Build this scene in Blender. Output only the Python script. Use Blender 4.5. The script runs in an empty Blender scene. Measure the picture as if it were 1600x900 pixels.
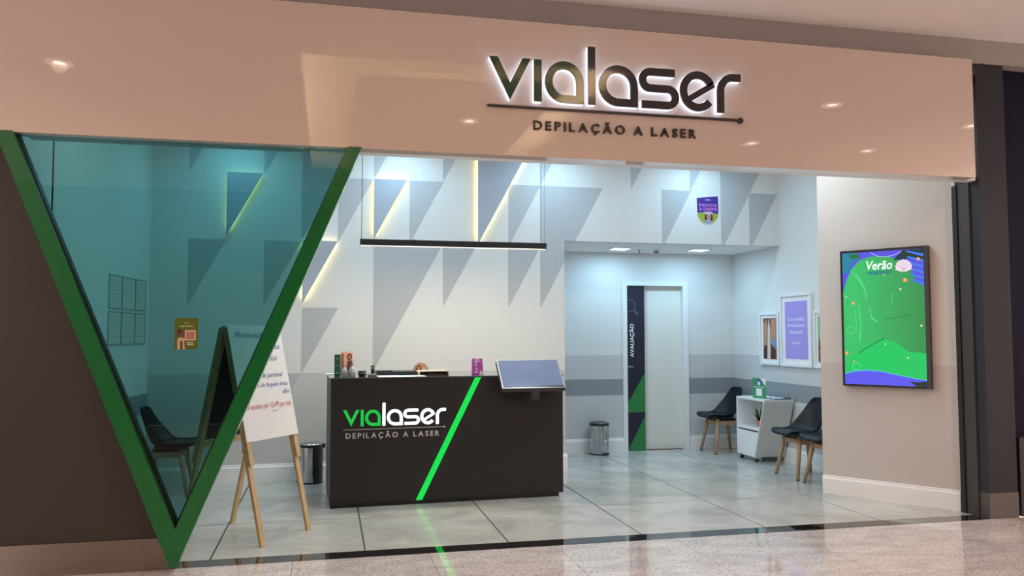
import bpy, bmesh, math, random
from math import sin, cos, pi, radians
from mathutils import Matrix, Vector

random.seed(7)
SC = bpy.context.scene
COL = SC.collection

def lin(r, g, b):
    f = lambda c: c / 12.92 if c <= 0.04045 else ((c + 0.055) / 1.055) ** 2.4
    return (f(r / 255), f(g / 255), f(b / 255))

# ------------------------------------------------------------------ camera
cam_d = bpy.data.cameras.new('camera')
cam = bpy.data.objects.new('camera', cam_d)
COL.objects.link(cam)
YAW, PITCH, ROLL = 0.221652163, 0.056152135, -0.00161045979
fw = Vector((sin(YAW) * cos(PITCH), cos(YAW) * cos(PITCH), sin(PITCH)))
rt = Vector((cos(YAW), -sin(YAW), 0))
up = rt.cross(fw)
r2 = cos(ROLL) * rt + sin(ROLL) * up
u2 = -sin(ROLL) * rt + cos(ROLL) * up
M = Matrix((r2, u2, -fw)).transposed().to_4x4()
M.translation = Vector((0, -5.67, 1.5))
cam.matrix_world = M
cam_d.sensor_width = 36
cam_d.lens = 1274.635 / 1600 * 36
cam_d.clip_start = 0.05
SC.camera = cam

# ------------------------------------------------------------------ world, exposure
SC.view_settings.view_transform = 'Standard'
SC.view_settings.look = 'None'
SC.view_settings.gamma = 1
SC.view_settings.use_curve_mapping = False
SC.view_settings.exposure = 0.0
SC.cycles.use_denoising = True
SC.cycles.max_bounces = 8
SC.cycles.transparent_max_bounces = 12
SC.cycles.sample_clamp_indirect = 6
SC.cycles.caustics_reflective = False
SC.cycles.caustics_refractive = False
W = bpy.data.worlds.new('mall_ambient')
SC.world = W
W.use_nodes = True
bg = W.node_tree.nodes['Background']
bg.inputs[0].default_value = (1.0, 0.79, 0.71, 1)
bg.inputs[1].default_value = 1.60

def lamp(name, kind, loc, energy, color, size=0.3, rot=(0, 0, 0), size_y=None, spread=None, parent=None, spot=None):
    d = bpy.data.lights.new(name, kind)
    d.energy = energy
    d.color = color
    if kind == 'AREA':
        d.shape = 'RECTANGLE' if size_y else 'SQUARE'
        d.size = size
        if size_y:
            d.size_y = size_y
        if spread:
            d.spread = spread
    elif kind == 'SPOT':
        d.shadow_soft_size = size
        d.spot_size = spot or radians(110)
        d.spot_blend = 0.6
    else:
        d.shadow_soft_size = size
    o = bpy.data.objects.new(name, d)
    o.location = loc
    o.rotation_euler = rot
    COL.objects.link(o)
    if parent:
        o.parent = parent
    return o

COOL = (0.34, 0.70, 1.0)
WARM = (1.0, 0.68, 0.53)
SHOP_CEIL = 3.56
MALL_CEIL = 3.94
PANELS = [(-0.90, 2.60), (0.76, 2.60), (2.42, 2.60), (4.12, 2.60),
          (-0.90, 0.95), (0.76, 0.95), (2.42, 0.95), (4.00, 0.95)]
for x, y in PANELS:
    lamp('shop_panel_light', 'AREA', (x, y, SHOP_CEIL - 0.03), 9.0 if y > 2 else 15.0, COOL if y > 2 else (0.78, 0.92, 1.0), 0.34)
for x, y in ((3.48, 3.76), (4.50, 3.71)):
    lamp('niche_panel_light', 'AREA', (x, y, 2.545 - 0.02), 8.5, COOL, 0.2)
DOWNLIGHTS = [(-2.38, -2.49), (1.57, -3.72), (5.24, -2.21), (5.30, -4.03), (7.02, -4.07), (7.39, -2.66), (-4.6, -2.5)]

# ------------------------------------------------------------------ materials
MATS = {}
def mat(name, col, rough=0.6, metal=0.0, emit=None, estr=0.0, coat=0.0, noise=0.0, nscale=8.0, bump=0.0, bscale=60.0, spec=0.5, trans=0.0, ior=1.45):
    if name in MATS:
        return MATS[name]
    m = bpy.data.materials.new(name)
    m.use_nodes = True
    nt = m.node_tree
    p = nt.nodes['Principled BSDF']
    p.inputs['Base Color'].default_value = (*col, 1)
    p.inputs['Roughness'].default_value = rough
    p.inputs['Metallic'].default_value = metal
    p.inputs['Specular IOR Level'].default_value = spec
    p.inputs['Coat Weight'].default_value = coat
    p.inputs['Coat Roughness'].default_value = 0.03
    p.inputs['Transmission Weight'].default_value = trans
    p.inputs['IOR'].default_value = ior
    if emit:
        p.inputs['Emission Color'].default_value = (*emit, 1)
        p.inputs['Emission Strength'].default_value = estr
    if noise or bump:
        tc = nt.nodes.new('ShaderNodeTexCoord')
    if noise:
        n = nt.nodes.new('ShaderNodeTexNoise')
        n.inputs['Scale'].default_value = nscale
        n.inputs['Detail'].default_value = 5
        nt.links.new(tc.outputs['Object'], n.inputs['Vector'])
        mx = nt.nodes.new('ShaderNodeMix')
        mx.data_type = 'RGBA'
        mx.inputs[6].default_value = (*[c * (1 - noise) for c in col], 1)
        mx.inputs[7].default_value = (*[min(1, c * (1 + noise)) for c in col], 1)
        nt.links.new(n.outputs['Fac'], mx.inputs[0])
        nt.links.new(mx.outputs[2], p.inputs['Base Color'])
    if bump:
        n2 = nt.nodes.new('ShaderNodeTexNoise')
        n2.inputs['Scale'].default_value = bscale
        n2.inputs['Detail'].default_value = 4
        nt.links.new(tc.outputs['Object'], n2.inputs['Vector'])
        b = nt.nodes.new('ShaderNodeBump')
        b.inputs['Strength'].default_value = bump
        b.inputs['Distance'].default_value = 0.02
        nt.links.new(n2.outputs['Fac'], b.inputs['Height'])
        nt.links.new(b.outputs['Normal'], p.inputs['Normal'])
    MATS[name] = m
    return m

def emat(name, col, strength):
    return mat(name, tuple(c * 0.15 for c in col), 0.4, emit=col, estr=strength)

paint = mat('wall_paint', (0.76, 0.75, 0.72), 0.7, noise=0.02, nscale=3)
paint_low = mat('lower_wall_paint', (0.60, 0.59, 0.575), 0.7, noise=0.02, nscale=3)
paint_mid = mat('mid_band_paint', (0.60, 0.60, 0.60), 0.7, noise=0.02)
paint_dark = mat('dark_band_paint', (0.285, 0.30, 0.32), 0.7, noise=0.03)
tri_paint = mat('grey_triangle_paint', (0.50, 0.505, 0.515), 0.7, noise=0.02)
tri_panel_m = mat('triangle_panel_laminate', (0.42, 0.45, 0.50), 0.5)
greige = mat('greige_paint', (0.66, 0.61, 0.57), 0.7, noise=0.02, nscale=3)
greige_low = mat('lower_greige_paint', (0.58, 0.53, 0.49), 0.7, noise=0.02, nscale=3)
white_trim = mat('white_trim_paint', (0.86, 0.85, 0.84), 0.4)
ceil_m = mat('ceiling_plaster', (0.85, 0.85, 0.85), 0.8)
mall_ceil_m = mat('mall_ceiling_plaster', (0.92, 0.88, 0.86), 0.85, noise=0.02)
header_m = mat('header_grey_paint', (0.43, 0.40, 0.38), 0.65, noise=0.04, nscale=4)
dark_panel = mat('dark_brown_panel', (0.043, 0.036, 0.032), 0.5, noise=0.05, nscale=2)
column_m = mat('charcoal_column_paint', (0.032, 0.034, 0.042), 0.5, spec=0.3, noise=0.05, nscale=3)
steel = mat('brushed_steel', (0.40, 0.345, 0.31), 0.24, metal=1.0, noise=0.06, nscale=4, bump=0.05, bscale=5)
steel_dull = mat('scuffed_steel', (0.13, 0.118, 0.11), 0.4, metal=0.6, noise=0.15, nscale=14)
chrome = mat('polished_steel', (0.55, 0.57, 0.58), 0.14, metal=1.0)
green_paint = mat('green_lacquer', lin(20, 104, 50), 0.28, coat=0.5)
black_trim = mat('black_gasket', (0.012, 0.013, 0.014), 0.4)
black_metal = mat('black_metal', (0.018, 0.017, 0.018), 0.4)
black_granite = mat('black_granite', (0.014, 0.013, 0.014), 0.04, coat=0.6, noise=0.4, nscale=160)
counter_m = mat('charcoal_laminate', (0.022, 0.020, 0.0205), 0.42, noise=0.06, nscale=5)
counter_top_m = mat('black_counter_top', (0.06, 0.062, 0.062), 0.12, coat=0.4)
wood = mat('pine_wood', (0.60, 0.42, 0.225), 0.5, noise=0.22, nscale=16)
wood_leg = mat('beech_wood', (0.45, 0.295, 0.175), 0.45, noise=0.2, nscale=20)
black_shell = mat('black_plastic_shell', (0.008, 0.009, 0.015), 0.45, spec=0.35)
black_pad = mat('black_leatherette', (0.011, 0.011, 0.015), 0.42, spec=0.4, bump=0.08, bscale=200)
white_lam = mat('white_laminate', (0.84, 0.85, 0.86), 0.35)
paper_w = mat('white_paper', (0.86, 0.85, 0.85), 0.75)
chalk = mat('blackboard', (0.018, 0.014, 0.012), 0.6, noise=0.2)
ink_blue = mat('blue_marker', (0.10, 0.13, 0.42), 0.6)
ink_red = mat('red_marker', (0.62, 0.10, 0.12), 0.6)
bezel = mat('black_bezel', (0.012, 0.012, 0.014), 0.25)
sign_green = mat('sign_green_acrylic', lin(28, 66, 36), 0.12, coat=0.5)
sign_dark = mat('sign_dark_acrylic', (0.028, 0.022, 0.024), 0.10, coat=0.5)
sign_brown = mat('sign_dark_letter', (0.045, 0.036, 0.034), 0.4)
halo = emat('halo_acrylic', (0.72, 0.80, 1.0), 1.9)
glow_white = emat('lit_white_letter', (0.93, 0.95, 1.0), 1.6)
glow_green = emat('lit_green_letter', (0.006, 0.50, 0.055), 1.0)
glow_stripe = emat('lit_green_stripe', (0.0, 0.72, 0.075), 1.0)
grey_letter = mat('pale_grey_letter', (0.60, 0.58, 0.57), 0.4)
led_warm = emat('warm_led_strip', (1.0, 0.86, 0.38), 7.0)
panel_glow = emat('cool_light_panel', (0.85, 0.95, 1.0), 4.0)
lamp_glow = emat('downlight_lens', (1.0, 0.82, 0.66), 14.0)
pend_glow = emat('pendant_diffuser', (1.0, 0.90, 0.74), 1.6)
leaf_m = mat('succulent_leaf', (0.035, 0.09, 0.035), 0.5, noise=0.3, nscale=30)
clay = mat('terracotta', (0.52, 0.27, 0.16), 0.7, noise=0.1)
door_m = mat('cream_door', (0.80, 0.78, 0.71), 0.45)
navy_m = mat('navy_print', lin(38, 36, 52), 0.5)
green_print = mat('green_print', lin(46, 128, 66), 0.5)
grey_print = mat('grey_print', lin(78, 80, 90), 0.5)
navy_wall = mat('dark_navy_panel', (0.009, 0.008, 0.028), 0.5, spec=0.12)
skin_a = mat('tan_print', lin(186, 140, 112), 0.5)
skin_b = mat('brown_print', lin(120, 76, 60), 0.5)
skin_c = mat('deep_brown_print', lin(74, 44, 40), 0.5)
denim = mat('blue_grey_print', lin(120, 146, 176), 0.5)
mint = mat('mint_print', lin(130, 186, 140), 0.5)
lilac = mat('lilac_print', lin(172, 154, 230), 0.5)
pale_ink = mat('pale_ink', lin(222, 222, 250), 0.5)
purple_m = mat('purple_print', lin(70, 44, 140), 0.5)
pink_ink = mat('pink_ink', lin(206, 128, 206), 0.5)
lime_m = mat('lime_print', lin(160, 172, 66), 0.5)
olive_m = mat('olive_print', lin(88, 102, 24), 0.5)
olive_ink = mat('pale_olive_ink', lin(206, 214, 150), 0.5)
magenta_m = mat('magenta_card', lin(196, 92, 190), 0.45)
orange_m = mat('salmon_print', lin(255, 200, 172), 0.5)
emerald = mat('emerald_box', lin(30, 100, 70), 0.4)
card_green = mat('green_card', lin(60, 150, 96), 0.4)
beige_m = mat('beige_board', lin(214, 192, 164), 0.5)
dark_grey = mat('dark_grey_plastic', (0.045, 0.048, 0.052), 0.35)
grey_plastic = mat('grey_plastic', (0.25, 0.25, 0.26), 0.4)
blue_black = mat('blue_black_plastic', (0.02, 0.024, 0.035), 0.3)

def glass_mat(name, tint, gloss=1.0, rough=0.0):
    m = bpy.data.materials.new(name)
    m.use_nodes = True
    nt = m.node_tree
    nt.nodes.clear()
    o = nt.nodes.new('ShaderNodeOutputMaterial')
    t = nt.nodes.new('ShaderNodeBsdfTransparent')
    t.inputs[0].default_value = (*tint, 1)
    g = nt.nodes.new('ShaderNodeBsdfGlossy')
    g.inputs[0].default_value = (gloss, gloss, gloss, 1)
    g.inputs[1].default_value = rough
    f = nt.nodes.new('ShaderNodeFresnel')
    f.inputs[0].default_value = 1.5
    mx = nt.nodes.new('ShaderNodeMixShader')
    nt.links.new(f.outputs[0], mx.inputs[0])
    nt.links.new(t.outputs[0], mx.inputs[1])
    nt.links.new(g.outputs[0], mx.inputs[2])
    nt.links.new(mx.outputs[0], o.inputs[0])
    return m
teal_glass = glass_mat('teal_tinted_glass', (0.36, 0.595, 0.59))
clear_glass = glass_mat('clear_acrylic', (0.93, 0.96, 0.97))

frosted = mat('frosted_bottle_plastic', (0.72, 0.76, 0.79), 0.15)
frosted.node_tree.nodes['Principled BSDF'].inputs['Alpha'].default_value = 0.45
def fascia_mat():
    m = mat('fascia_gloss_panel', (0.755, 0.62, 0.535), 0.5, coat=1.0, noise=0.015, nscale=1.5)
    nt = m.node_tree
    p = nt.nodes['Principled BSDF']
    p.inputs['Coat Roughness'].default_value = 0.02
    p.inputs['Coat IOR'].default_value = 1.6
    tc = nt.nodes.new('ShaderNodeTexCoord')
    n = nt.nodes.new('ShaderNodeTexNoise')
    n.inputs['Scale'].default_value = 1.6
    nt.links.new(tc.outputs['Object'], n.inputs['Vector'])
    b = nt.nodes.new('ShaderNodeBump')
    b.inputs['Strength'].default_value = 0.07
    b.inputs['Distance'].default_value = 0.02
    nt.links.new(n.outputs['Fac'], b.inputs['Height'])
    nt.links.new(b.outputs['Normal'], p.inputs['Coat Normal'])
    return m
fascia_m = fascia_mat()

def tile_mat(name, c1, c2, rough, scale, speck=None, coat=0.0, var=0.06, streak=False):
    m = bpy.data.materials.new(name)
    m.use_nodes = True
    nt = m.node_tree
    p = nt.nodes['Principled BSDF']
    p.inputs['Roughness'].default_value = rough
    p.inputs['Coat Weight'].default_value = coat
    p.inputs['Coat Roughness'].default_value = 0.05
    g = nt.nodes.new('ShaderNodeNewGeometry')
    oi = nt.nodes.new('ShaderNodeObjectInfo')
    n = nt.nodes.new('ShaderNodeTexNoise')
    n.inputs['Scale'].default_value = scale
    n.inputs['Detail'].default_value = 8
    n.inputs['Roughness'].default_value = 0.6
    n.inputs['Distortion'].default_value = 0.6
    if streak:
        mp = nt.nodes.new('ShaderNodeMapping')
        mp.inputs['Rotation'].default_value = (0, 0, radians(28))
        mp.inputs['Scale'].default_value = (0.8, 1.9, 1)
        nt.links.new(g.outputs['Position'], mp.inputs['Vector'])
        nt.links.new(mp.outputs[0], n.inputs['Vector'])
    else:
        nt.links.new(g.outputs['Position'], n.inputs['Vector'])
    rmp = nt.nodes.new('ShaderNodeValToRGB')
    rmp.color_ramp.elements[0].position = 0.32
    rmp.color_ramp.elements[0].color = (*c1, 1)
    rmp.color_ramp.elements[1].position = 0.68
    rmp.color_ramp.elements[1].color = (*c2, 1)
    nt.links.new(n.outputs['Fac'], rmp.inputs[0])
    last = rmp.outputs[0]
    if speck:
        v = nt.nodes.new('ShaderNodeTexNoise')
        v.inputs['Scale'].default_value = 48
        v.inputs['Detail'].default_value = 3
        nt.links.new(g.outputs['Position'], v.inputs['Vector'])
        r3 = nt.nodes.new('ShaderNodeValToRGB')
        r3.color_ramp.elements[0].position = 0.35
        r3.color_ramp.elements[0].color = (*speck, 1)
        r3.color_ramp.elements[1].position = 0.50
        r3.color_ramp.elements[1].color = (1, 1, 1, 1)
        nt.links.new(v.outputs['Fac'], r3.inputs[0])
        mu = nt.nodes.new('ShaderNodeMix')
        mu.data_type = 'RGBA'
        mu.blend_type = 'MULTIPLY'
        mu.inputs[0].default_value = 1
        nt.links.new(last, mu.inputs[6])
        nt.links.new(r3.outputs[0], mu.inputs[7])
        last = mu.outputs[2]
    hs = nt.nodes.new('ShaderNodeHueSaturation')
    mr = nt.nodes.new('ShaderNodeMapRange')
    mr.inputs['To Min'].default_value = 1 - var
    mr.inputs['To Max'].default_value = 1 + var
    nt.links.new(oi.outputs['Random'], mr.inputs['Value'])
    nt.links.new(mr.outputs[0], hs.inputs['Value'])
    nt.links.new(last, hs.inputs['Color'])
    nt.links.new(hs.outputs[0], p.inputs['Base Color'])
    return m
shop_tile_m = tile_mat('cement_look_tile', (0.38, 0.39, 0.36), (0.585, 0.575, 0.54), 0.26, 2.2, coat=0.3)
mall_tile_m = tile_mat('pink_granite', (0.54, 0.485, 0.46), (0.78, 0.72, 0.69), 0.10, 4.0, speck=(0.62, 0.60, 0.59), coat=0.6, streak=True, var=0.05)
grout_m = mat('grout', (0.07, 0.07, 0.068), 0.9)

# ------------------------------------------------------------------ mesh helpers
def finish(bm, name, m, parent=None, smooth=False, loc=None, rot=None):
    bmesh.ops.recalc_face_normals(bm, faces=bm.faces[:])
    me = bpy.data.meshes.new(name)
    bm.to_mesh(me)
    bm.free()
    if smooth:
        for p in me.polygons:
            p.use_smooth = True
    me.materials.append(m)
    o = bpy.data.objects.new(name, me)
    COL.objects.link(o)
    if parent:
        o.parent = parent
    if loc:
        o.location = loc
    if rot is not None:
        o.rotation_euler = (0, 0, rot)
    return o

def B():
    return bmesh.new()

def box(bm, x0, x1, y0, y1, z0, z1, bev=0.0, mtx=None):
    vs = [bm.verts.new((x, y, z)) for x in (x0, x1) for y in (y0, y1) for z in (z0, z1)]
    fs = []
    for q in ((0, 1, 3, 2), (4, 6, 7, 5), (0, 4, 5, 1), (2, 3, 7, 6), (0, 2, 6, 4), (1, 5, 7, 3)):
        fs.append(bm.faces.new([vs[i] for i in q]))
    if bev:
        es = list({e for f in fs for e in f.edges})
        r = bmesh.ops.bevel(bm, geom=es, offset=bev, segments=2, affect='EDGES', profile=0.5)
        vs = list({v for f in r['faces'] for v in f.verts} | {v for v in vs if v.is_valid})
    if mtx is not None:
        bmesh.ops.transform(bm, matrix=mtx, verts=[v for v in vs if v.is_valid])
    return bm

def tube(bm, pts, r0, r1=None, seg=10, cap=True, aspect=1.0):
    pts = [Vector(p) for p in pts]
    r1 = r0 if r1 is None else r1
    rings = []
    for i, p in enumerate(pts):
        d = (pts[min(i + 1, len(pts) - 1)] - pts[max(i - 1, 0)]).normalized()
        a = d.orthogonal().normalized() if abs(d.z) < 0.999 else Vector((1, 0, 0))
        if abs(d.z) < 0.98:
            a = Vector((0, 0, 1)).cross(d).normalized()
        elif True:
            a = (Vector((1, 0, 0)) - d * d.x).normalized()
        b = d.cross(a)
        r = r0 + (r1 - r0) * i / max(1, len(pts) - 1)
        rings.append([bm.verts.new(p + r * (cos(2 * pi * k / seg + pi / seg) * a + aspect * sin(2 * pi * k / seg + pi / seg) * b)) for k in range(seg)])
    for A_, B_ in zip(rings, rings[1:]):
        for k in range(seg):
            bm.faces.new((A_[k], A_[(k + 1) % seg], B_[(k + 1) % seg], B_[k]))
    if cap:
        bm.faces.new(rings[0][::-1])
        bm.faces.new(rings[-1])
    return bm

def lathe(bm, prof, seg=28, c=(0, 0), sx=1.0, sy=1.0):
    rings = []
    for r, z in prof:
        if r < 1e-5:
            rings.append([bm.verts.new((c[0], c[1], z))])
        else:
            rings.append([bm.verts.new((c[0] + sx * r * cos(2 * pi * k / seg), c[1] + sy * r * sin(2 * pi * k / seg), z)) for k in range(seg)])
    for A_, B_ in zip(rings, rings[1:]):
        if len(A_) == 1 and len(B_) == 1:
            continue
        for k in range(seg):
            j = (k + 1) % seg
            if len(A_) == 1:
                bm.faces.new((A_[0], B_[j], B_[k]))
            elif len(B_) == 1:
                bm.faces.new((A_[k], A_[j], B_[0]))
            else:
                bm.faces.new((A_[k], A_[j], B_[j], B_[k]))
    if len(rings[0]) > 1:
        bm.faces.new(rings[0][::-1])
    if len(rings[-1]) > 1:
        bm.faces.new(rings[-1])
    return bm

def plate(bm, polys, y0, y1):
    """2-D polygons (x, z) given thickness between depth y0 (front) and y1 (back)."""
    geo = []
    cache = {}
    for poly in polys:
        vs = []
        for x, z in poly:
            k = (round(x, 5), round(z, 5))
            if k not in cache:
                cache[k] = bm.verts.new((x, y0, z))
            if cache[k] not in vs:
                vs.append(cache[k])
        if len(vs) > 2:
            try:
                geo.append(bm.faces.new(vs))
            except ValueError:
                pass
    r = bmesh.ops.extrude_face_region(bm, geom=geo)
    vv = [g for g in r['geom'] if isinstance(g, bmesh.types.BMVert)]
    bmesh.ops.translate(bm, vec=(0, y1 - y0, 0), verts=vv)
    return bm

def prism(bm, poly, z0, z1):
    a = [bm.verts.new((x, y, z0)) for x, y in poly]
    b = [bm.verts.new((x, y, z1)) for x, y in poly]
    bm.faces.new(a[::-1])
    bm.faces.new(b)
    n = len(poly)
    for i in range(n):
        bm.faces.new((a[i], a[(i + 1) % n], b[(i + 1) % n], b[i]))
    return bm

def ribbon(pts, w):
    out = []
    L, R = [], []
    for i, p in enumerate(pts):
        p = Vector(p)
        d0 = (p - Vector(pts[i - 1])).normalized() if i > 0 else None
        d1 = (Vector(pts[i + 1]) - p).normalized() if i < len(pts) - 1 else None
        d = ((d0 or d1) + (d1 or d0)).normalized()
        n = Vector((-d.y, d.x))
        k = 1.0
        if d0 and d1:
            c = max(0.35, n.dot(Vector((-d0.y, d0.x))))
            k = 1 / c
        L.append(tuple(p + n * w / 2 * k))
        R.append(tuple(p - n * w / 2 * k))
    for i in range(len(pts) - 1):
        out.append([L[i], L[i + 1], R[i + 1], R[i]])
    return out

def arc(cx, cy, r, a0, a1, n=12, ry=None):
    ry = ry or r
    return [(cx + r * cos(radians(a0 + (a1 - a0) * i / n)), cy + ry * sin(radians(a0 + (a1 - a0) * i / n))) for i in range(n + 1)]

def disc(cx, cy, r, n=20, ry=None):
    return arc(cx, cy, r, 0, 360 * (n - 1) / n, n - 1, ry)

def rect(x0, x1, z0, z1):
    return [(x0, z0), (x1, z0), (x1, z1), (x0, z1)]

def text_mesh(body, size, bold=0.0, ext=0.001, shear=0.0, space=1.0, align='LEFT'):
    c = bpy.data.curves.new('text', 'FONT')
    c.body = body
    c.size = size
    c.offset = bold
    c.extrude = ext
    c.shear = shear
    c.space_character = space
    c.align_x = align
    c.resolution_u = 3
    o = bpy.data.objects.new('text', c)
    COL.objects.link(o)
    bpy.context.view_layer.update()
    dg = bpy.context.evaluated_depsgraph_get()
    me = bpy.data.meshes.new_from_object(o.evaluated_get(dg))
    bpy.data.objects.remove(o)
    bpy.data.curves.remove(c)
    me.materials.clear()
    me.transform(Matrix.Rotation(pi / 2, 4, 'X'))
    return me

def text(name, body, m, parent, x, y, z, size=None, width=None, height=None, **kw):
    """lettering standing in the local XZ plane, x/z = lower-left corner unless centred"""
    center = kw.pop('center', False)
    spin = kw.pop('spin', 0.0)
    me = text_mesh(body, size or 1.0, **kw)
    xs = [v.co.x for v in me.vertices]
    zs = [v.co.z for v in me.vertices]
    w, h = max(xs) - min(xs), max(zs) - min(zs)
    s_x = width / w if width else 1
    s_z = height / h if height else (s_x if width else 1)
    if height and not width:
        s_x = s_z
    ox = (max(xs) + min(xs)) / 2 if center else min(xs)
    oz = min(zs) if not center else (max(zs) + min(zs)) / 2
    for v in me.vertices:
        v.co.x = (v.co.x - ox) * s_x
        v.co.z = (v.co.z - oz) * s_z
    if spin:
        me.transform(Matrix.Rotation(-spin, 4, 'Y'))
    for v in me.vertices:
        v.co.x += x
        v.co.y += y
        v.co.z += z
    me.materials.append(m)
    o = bpy.data.objects.new(name, me)
    COL.objects.link(o)
    o.parent = parent
    return o

def thing(name, label, cat, loc=(0, 0, 0), rot=0.0, group=None):
    o = bpy.data.objects.new(name, None)
    COL.objects.link(o)
    o.empty_display_size = 0.1
    o.location = loc
    o.rotation_euler = (0, 0, rot)
    o['label'] = label
    o['category'] = cat
    if group:
        o['group'] = group
    return o

def tag(o, label, cat, group=None):
    o['label'] = label
    o['category'] = cat
    if group:
        o['group'] = group
    return o

def struct(o, label=None):
    o['kind'] = 'structure'
    if label:
        o['label'] = label
    return o

def dup(root, loc, rot, label):
    r = root.copy()
    COL.objects.link(r)
    r.location = loc
    r.rotation_euler = (0, 0, rot)
    r['label'] = label
    for ch in list(root.children):
        c = ch.copy()
        COL.objects.link(c)
        c.parent = r
        for g in list(ch.children):
            d = g.copy()
            COL.objects.link(d)
            d.parent = c
    return r

# ------------------------------------------------------------------ setting: floors
XL, XR, YB, YN = -1.757, 5.27, 3.12, 4.28
NX = 2.585          # left edge of the niche opening
BULK = 2.545        # underside of the bulkhead over the niche
fl = struct(finish(prism(B(), [(-1.9, 0.16), (5.5, 0.16), (5.5, 4.5), (-1.9, 4.5)], -0.10, -0.004), 'floor', grout_m),
            'grey cement-look tiled shop floor')
TX = [-2.0, -1.7715] + [-0.752 + 1.0195 * k for k in range(0, 6)] + [5.27]
TY = [0.165, 1.205, 2.232, 3.262, 4.29]
shared = {}
for i in range(len(TX) - 1):
    for j in range(len(TY) - 1):
        x0, x1, y0, y1 = TX[i], TX[i + 1], TY[j], TY[j + 1]
        if x1 <= NX and y0 >= YB:
            continue
        key = (round(x1 - x0, 3), round(y1 - y0, 3))
        g = 0.006
        if key not in shared:
            bm = B()
            box(bm, g, x1 - x0 - g, g, y1 - y0 - g, -0.012, 0, 0.0015)
            o = finish(bm, 'tile', shop_tile_m, fl, loc=(x0, y0, 0))
            shared[key] = o.data
        else:
            o = bpy.data.objects.new('tile', shared[key])
            COL.objects.link(o)
            o.parent = fl
            o.location = (x0, y0, 0)
mf = struct(finish(prism(B(), [(-5.2, -9), (9.2, -9), (9.2, 0.0), (-5.2, 0.0)], -0.10, -0.004), 'floor_mall', mat('mall_grout', (0.24, 0.19, 0.17), 0.8)),
            'polished pink granite mall floor')
me0 = None
for i in range(-4, 8):
    for j in range(0, 4):
        x0, y1 = 0.693 + 0.903 * i, (0.0 if j == 0 else -0.69 - 0.903 * (j - 1))
        y0 = -0.69 - 0.903 * j
        bm = B()
        box(bm, 0.002, 0.901, 0.002, y1 - y0 - 0.002, -0.012, 0.0)
        if j == 0 or me0 is None:
            o = finish(bm, 'stone_tile', mall_tile_m, mf, loc=(x0, y0, 0))
            if j == 1:
                me0 = o.data
        else:
            bm.free()
            o = bpy.data.objects.new('stone_tile', me0)
            COL.objects.link(o)
            o.parent = mf
            o.location = (x0, y0, 0)
struct(finish(box(B(), -0.93, 5.215, 0.002, 0.163, -0.05, 0.001), 'trim_1', black_granite), 'polished black granite threshold strip at the shop entrance')

# ------------------------------------------------------------------ setting: walls
wb = struct(finish(plate(B(), [[(XL - 0.1, 0), (NX, 0), (NX, BULK), (XR + 0.1, BULK), (XR + 0.1, SHOP_CEIL), (XL - 0.1, SHOP_CEIL)]], YB, YB + 0.12), 'wall_back', paint),
            'pale back wall painted with grey triangles')
finish(plate(B(), [rect(XL, NX, 0.0, 1.098)], YB - 0.0012, YB), 'painted_band', paint_low, wb)
P = 0.369
HT = 0.685
Z3, Z2, Z1, Z0 = 3.845, 3.160, 2.475, 1.790
def clip_tri(x, zt, k, zmin=None, xmax=None):
    w, h = P * k, HT * k
    zc = SHOP_CEIL - 0.002
    p = [(x, zt), (x + w, zt), (x, zt - h)]
    def cut(poly, f):
        out = []
        for a, b in zip(poly, poly[1:] + poly[:1]):
            fa, fb = f(a), f(b)
            if fa >= 0:
                out.append(a)
            if (fa >= 0) != (fb >= 0):
                t = fa / (fa - fb)
                out.append((a[0] + t * (b[0] - a[0]), a[1] + t * (b[1] - a[1])))
        return out
    p = cut(p, lambda q: zc - q[1])
    if zmin:
        p = cut(p, lambda q: q[1] - zmin)
    if xmax:
        p = cut(p, lambda q: xmax - q[0])
    return p
tris = [(-1.402, Z3, 1), (-0.667, Z3, 1), (-0.282, Z3, 2), (-1.398, Z1, 1), (-0.656, Z1, 1), (0.093, Z2, 1), (0.465, Z3, 1),
        (1.208, Z3, 1), (0.846, Z2, 1), (1.943, Z2, 1), (2.305, Z3, 1), (0.467, Z1, 2), (1.211, Z1, 1), (1.938, Z1, 1),
        (-0.266, 1.778, 1), (-0.640, 1.094, 1)]
for x, z, k in tris:
    finish(plate(B(), [clip_tri(x, z, k)], YB - 0.0024, YB), 'painted_triangle', tri_paint, wb)
# the large one that runs across the bulkhead edge
big = clip_tri(2.305, Z2, 2)
lo = [(2.305, Z2), (2.305 + 2 * P, Z2)]
zx = lambda x: Z2 - 2 * HT + (x - 2.305) / (2 * P) * 2 * HT
poly = [(2.305, Z2), (2.305 + 2 * P, Z2), (2.305 + (BULK - (Z2 - 2 * HT)) / HT * P, BULK), (NX, BULK), (NX, zx(NX)), (2.305, Z2 - 2 * HT)]
finish(plate(B(), [poly], YB - 0.0024, YB), 'painted_triangle', tri_paint, wb)
for x, z, k in [(3.388, Z3, 1), (3.765, Z2 + 0.01, 1), (4.120, Z3, 1), (4.510, Z3, 2), (4.877, Z2 + 0.008, 1)]:
    finish(plate(B(), [clip_tri(x, z, k, zmin=BULK, xmax=XR - 0.002)], YB - 0.0024, YB), 'painted_triangle', tri_paint, wb)

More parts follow.
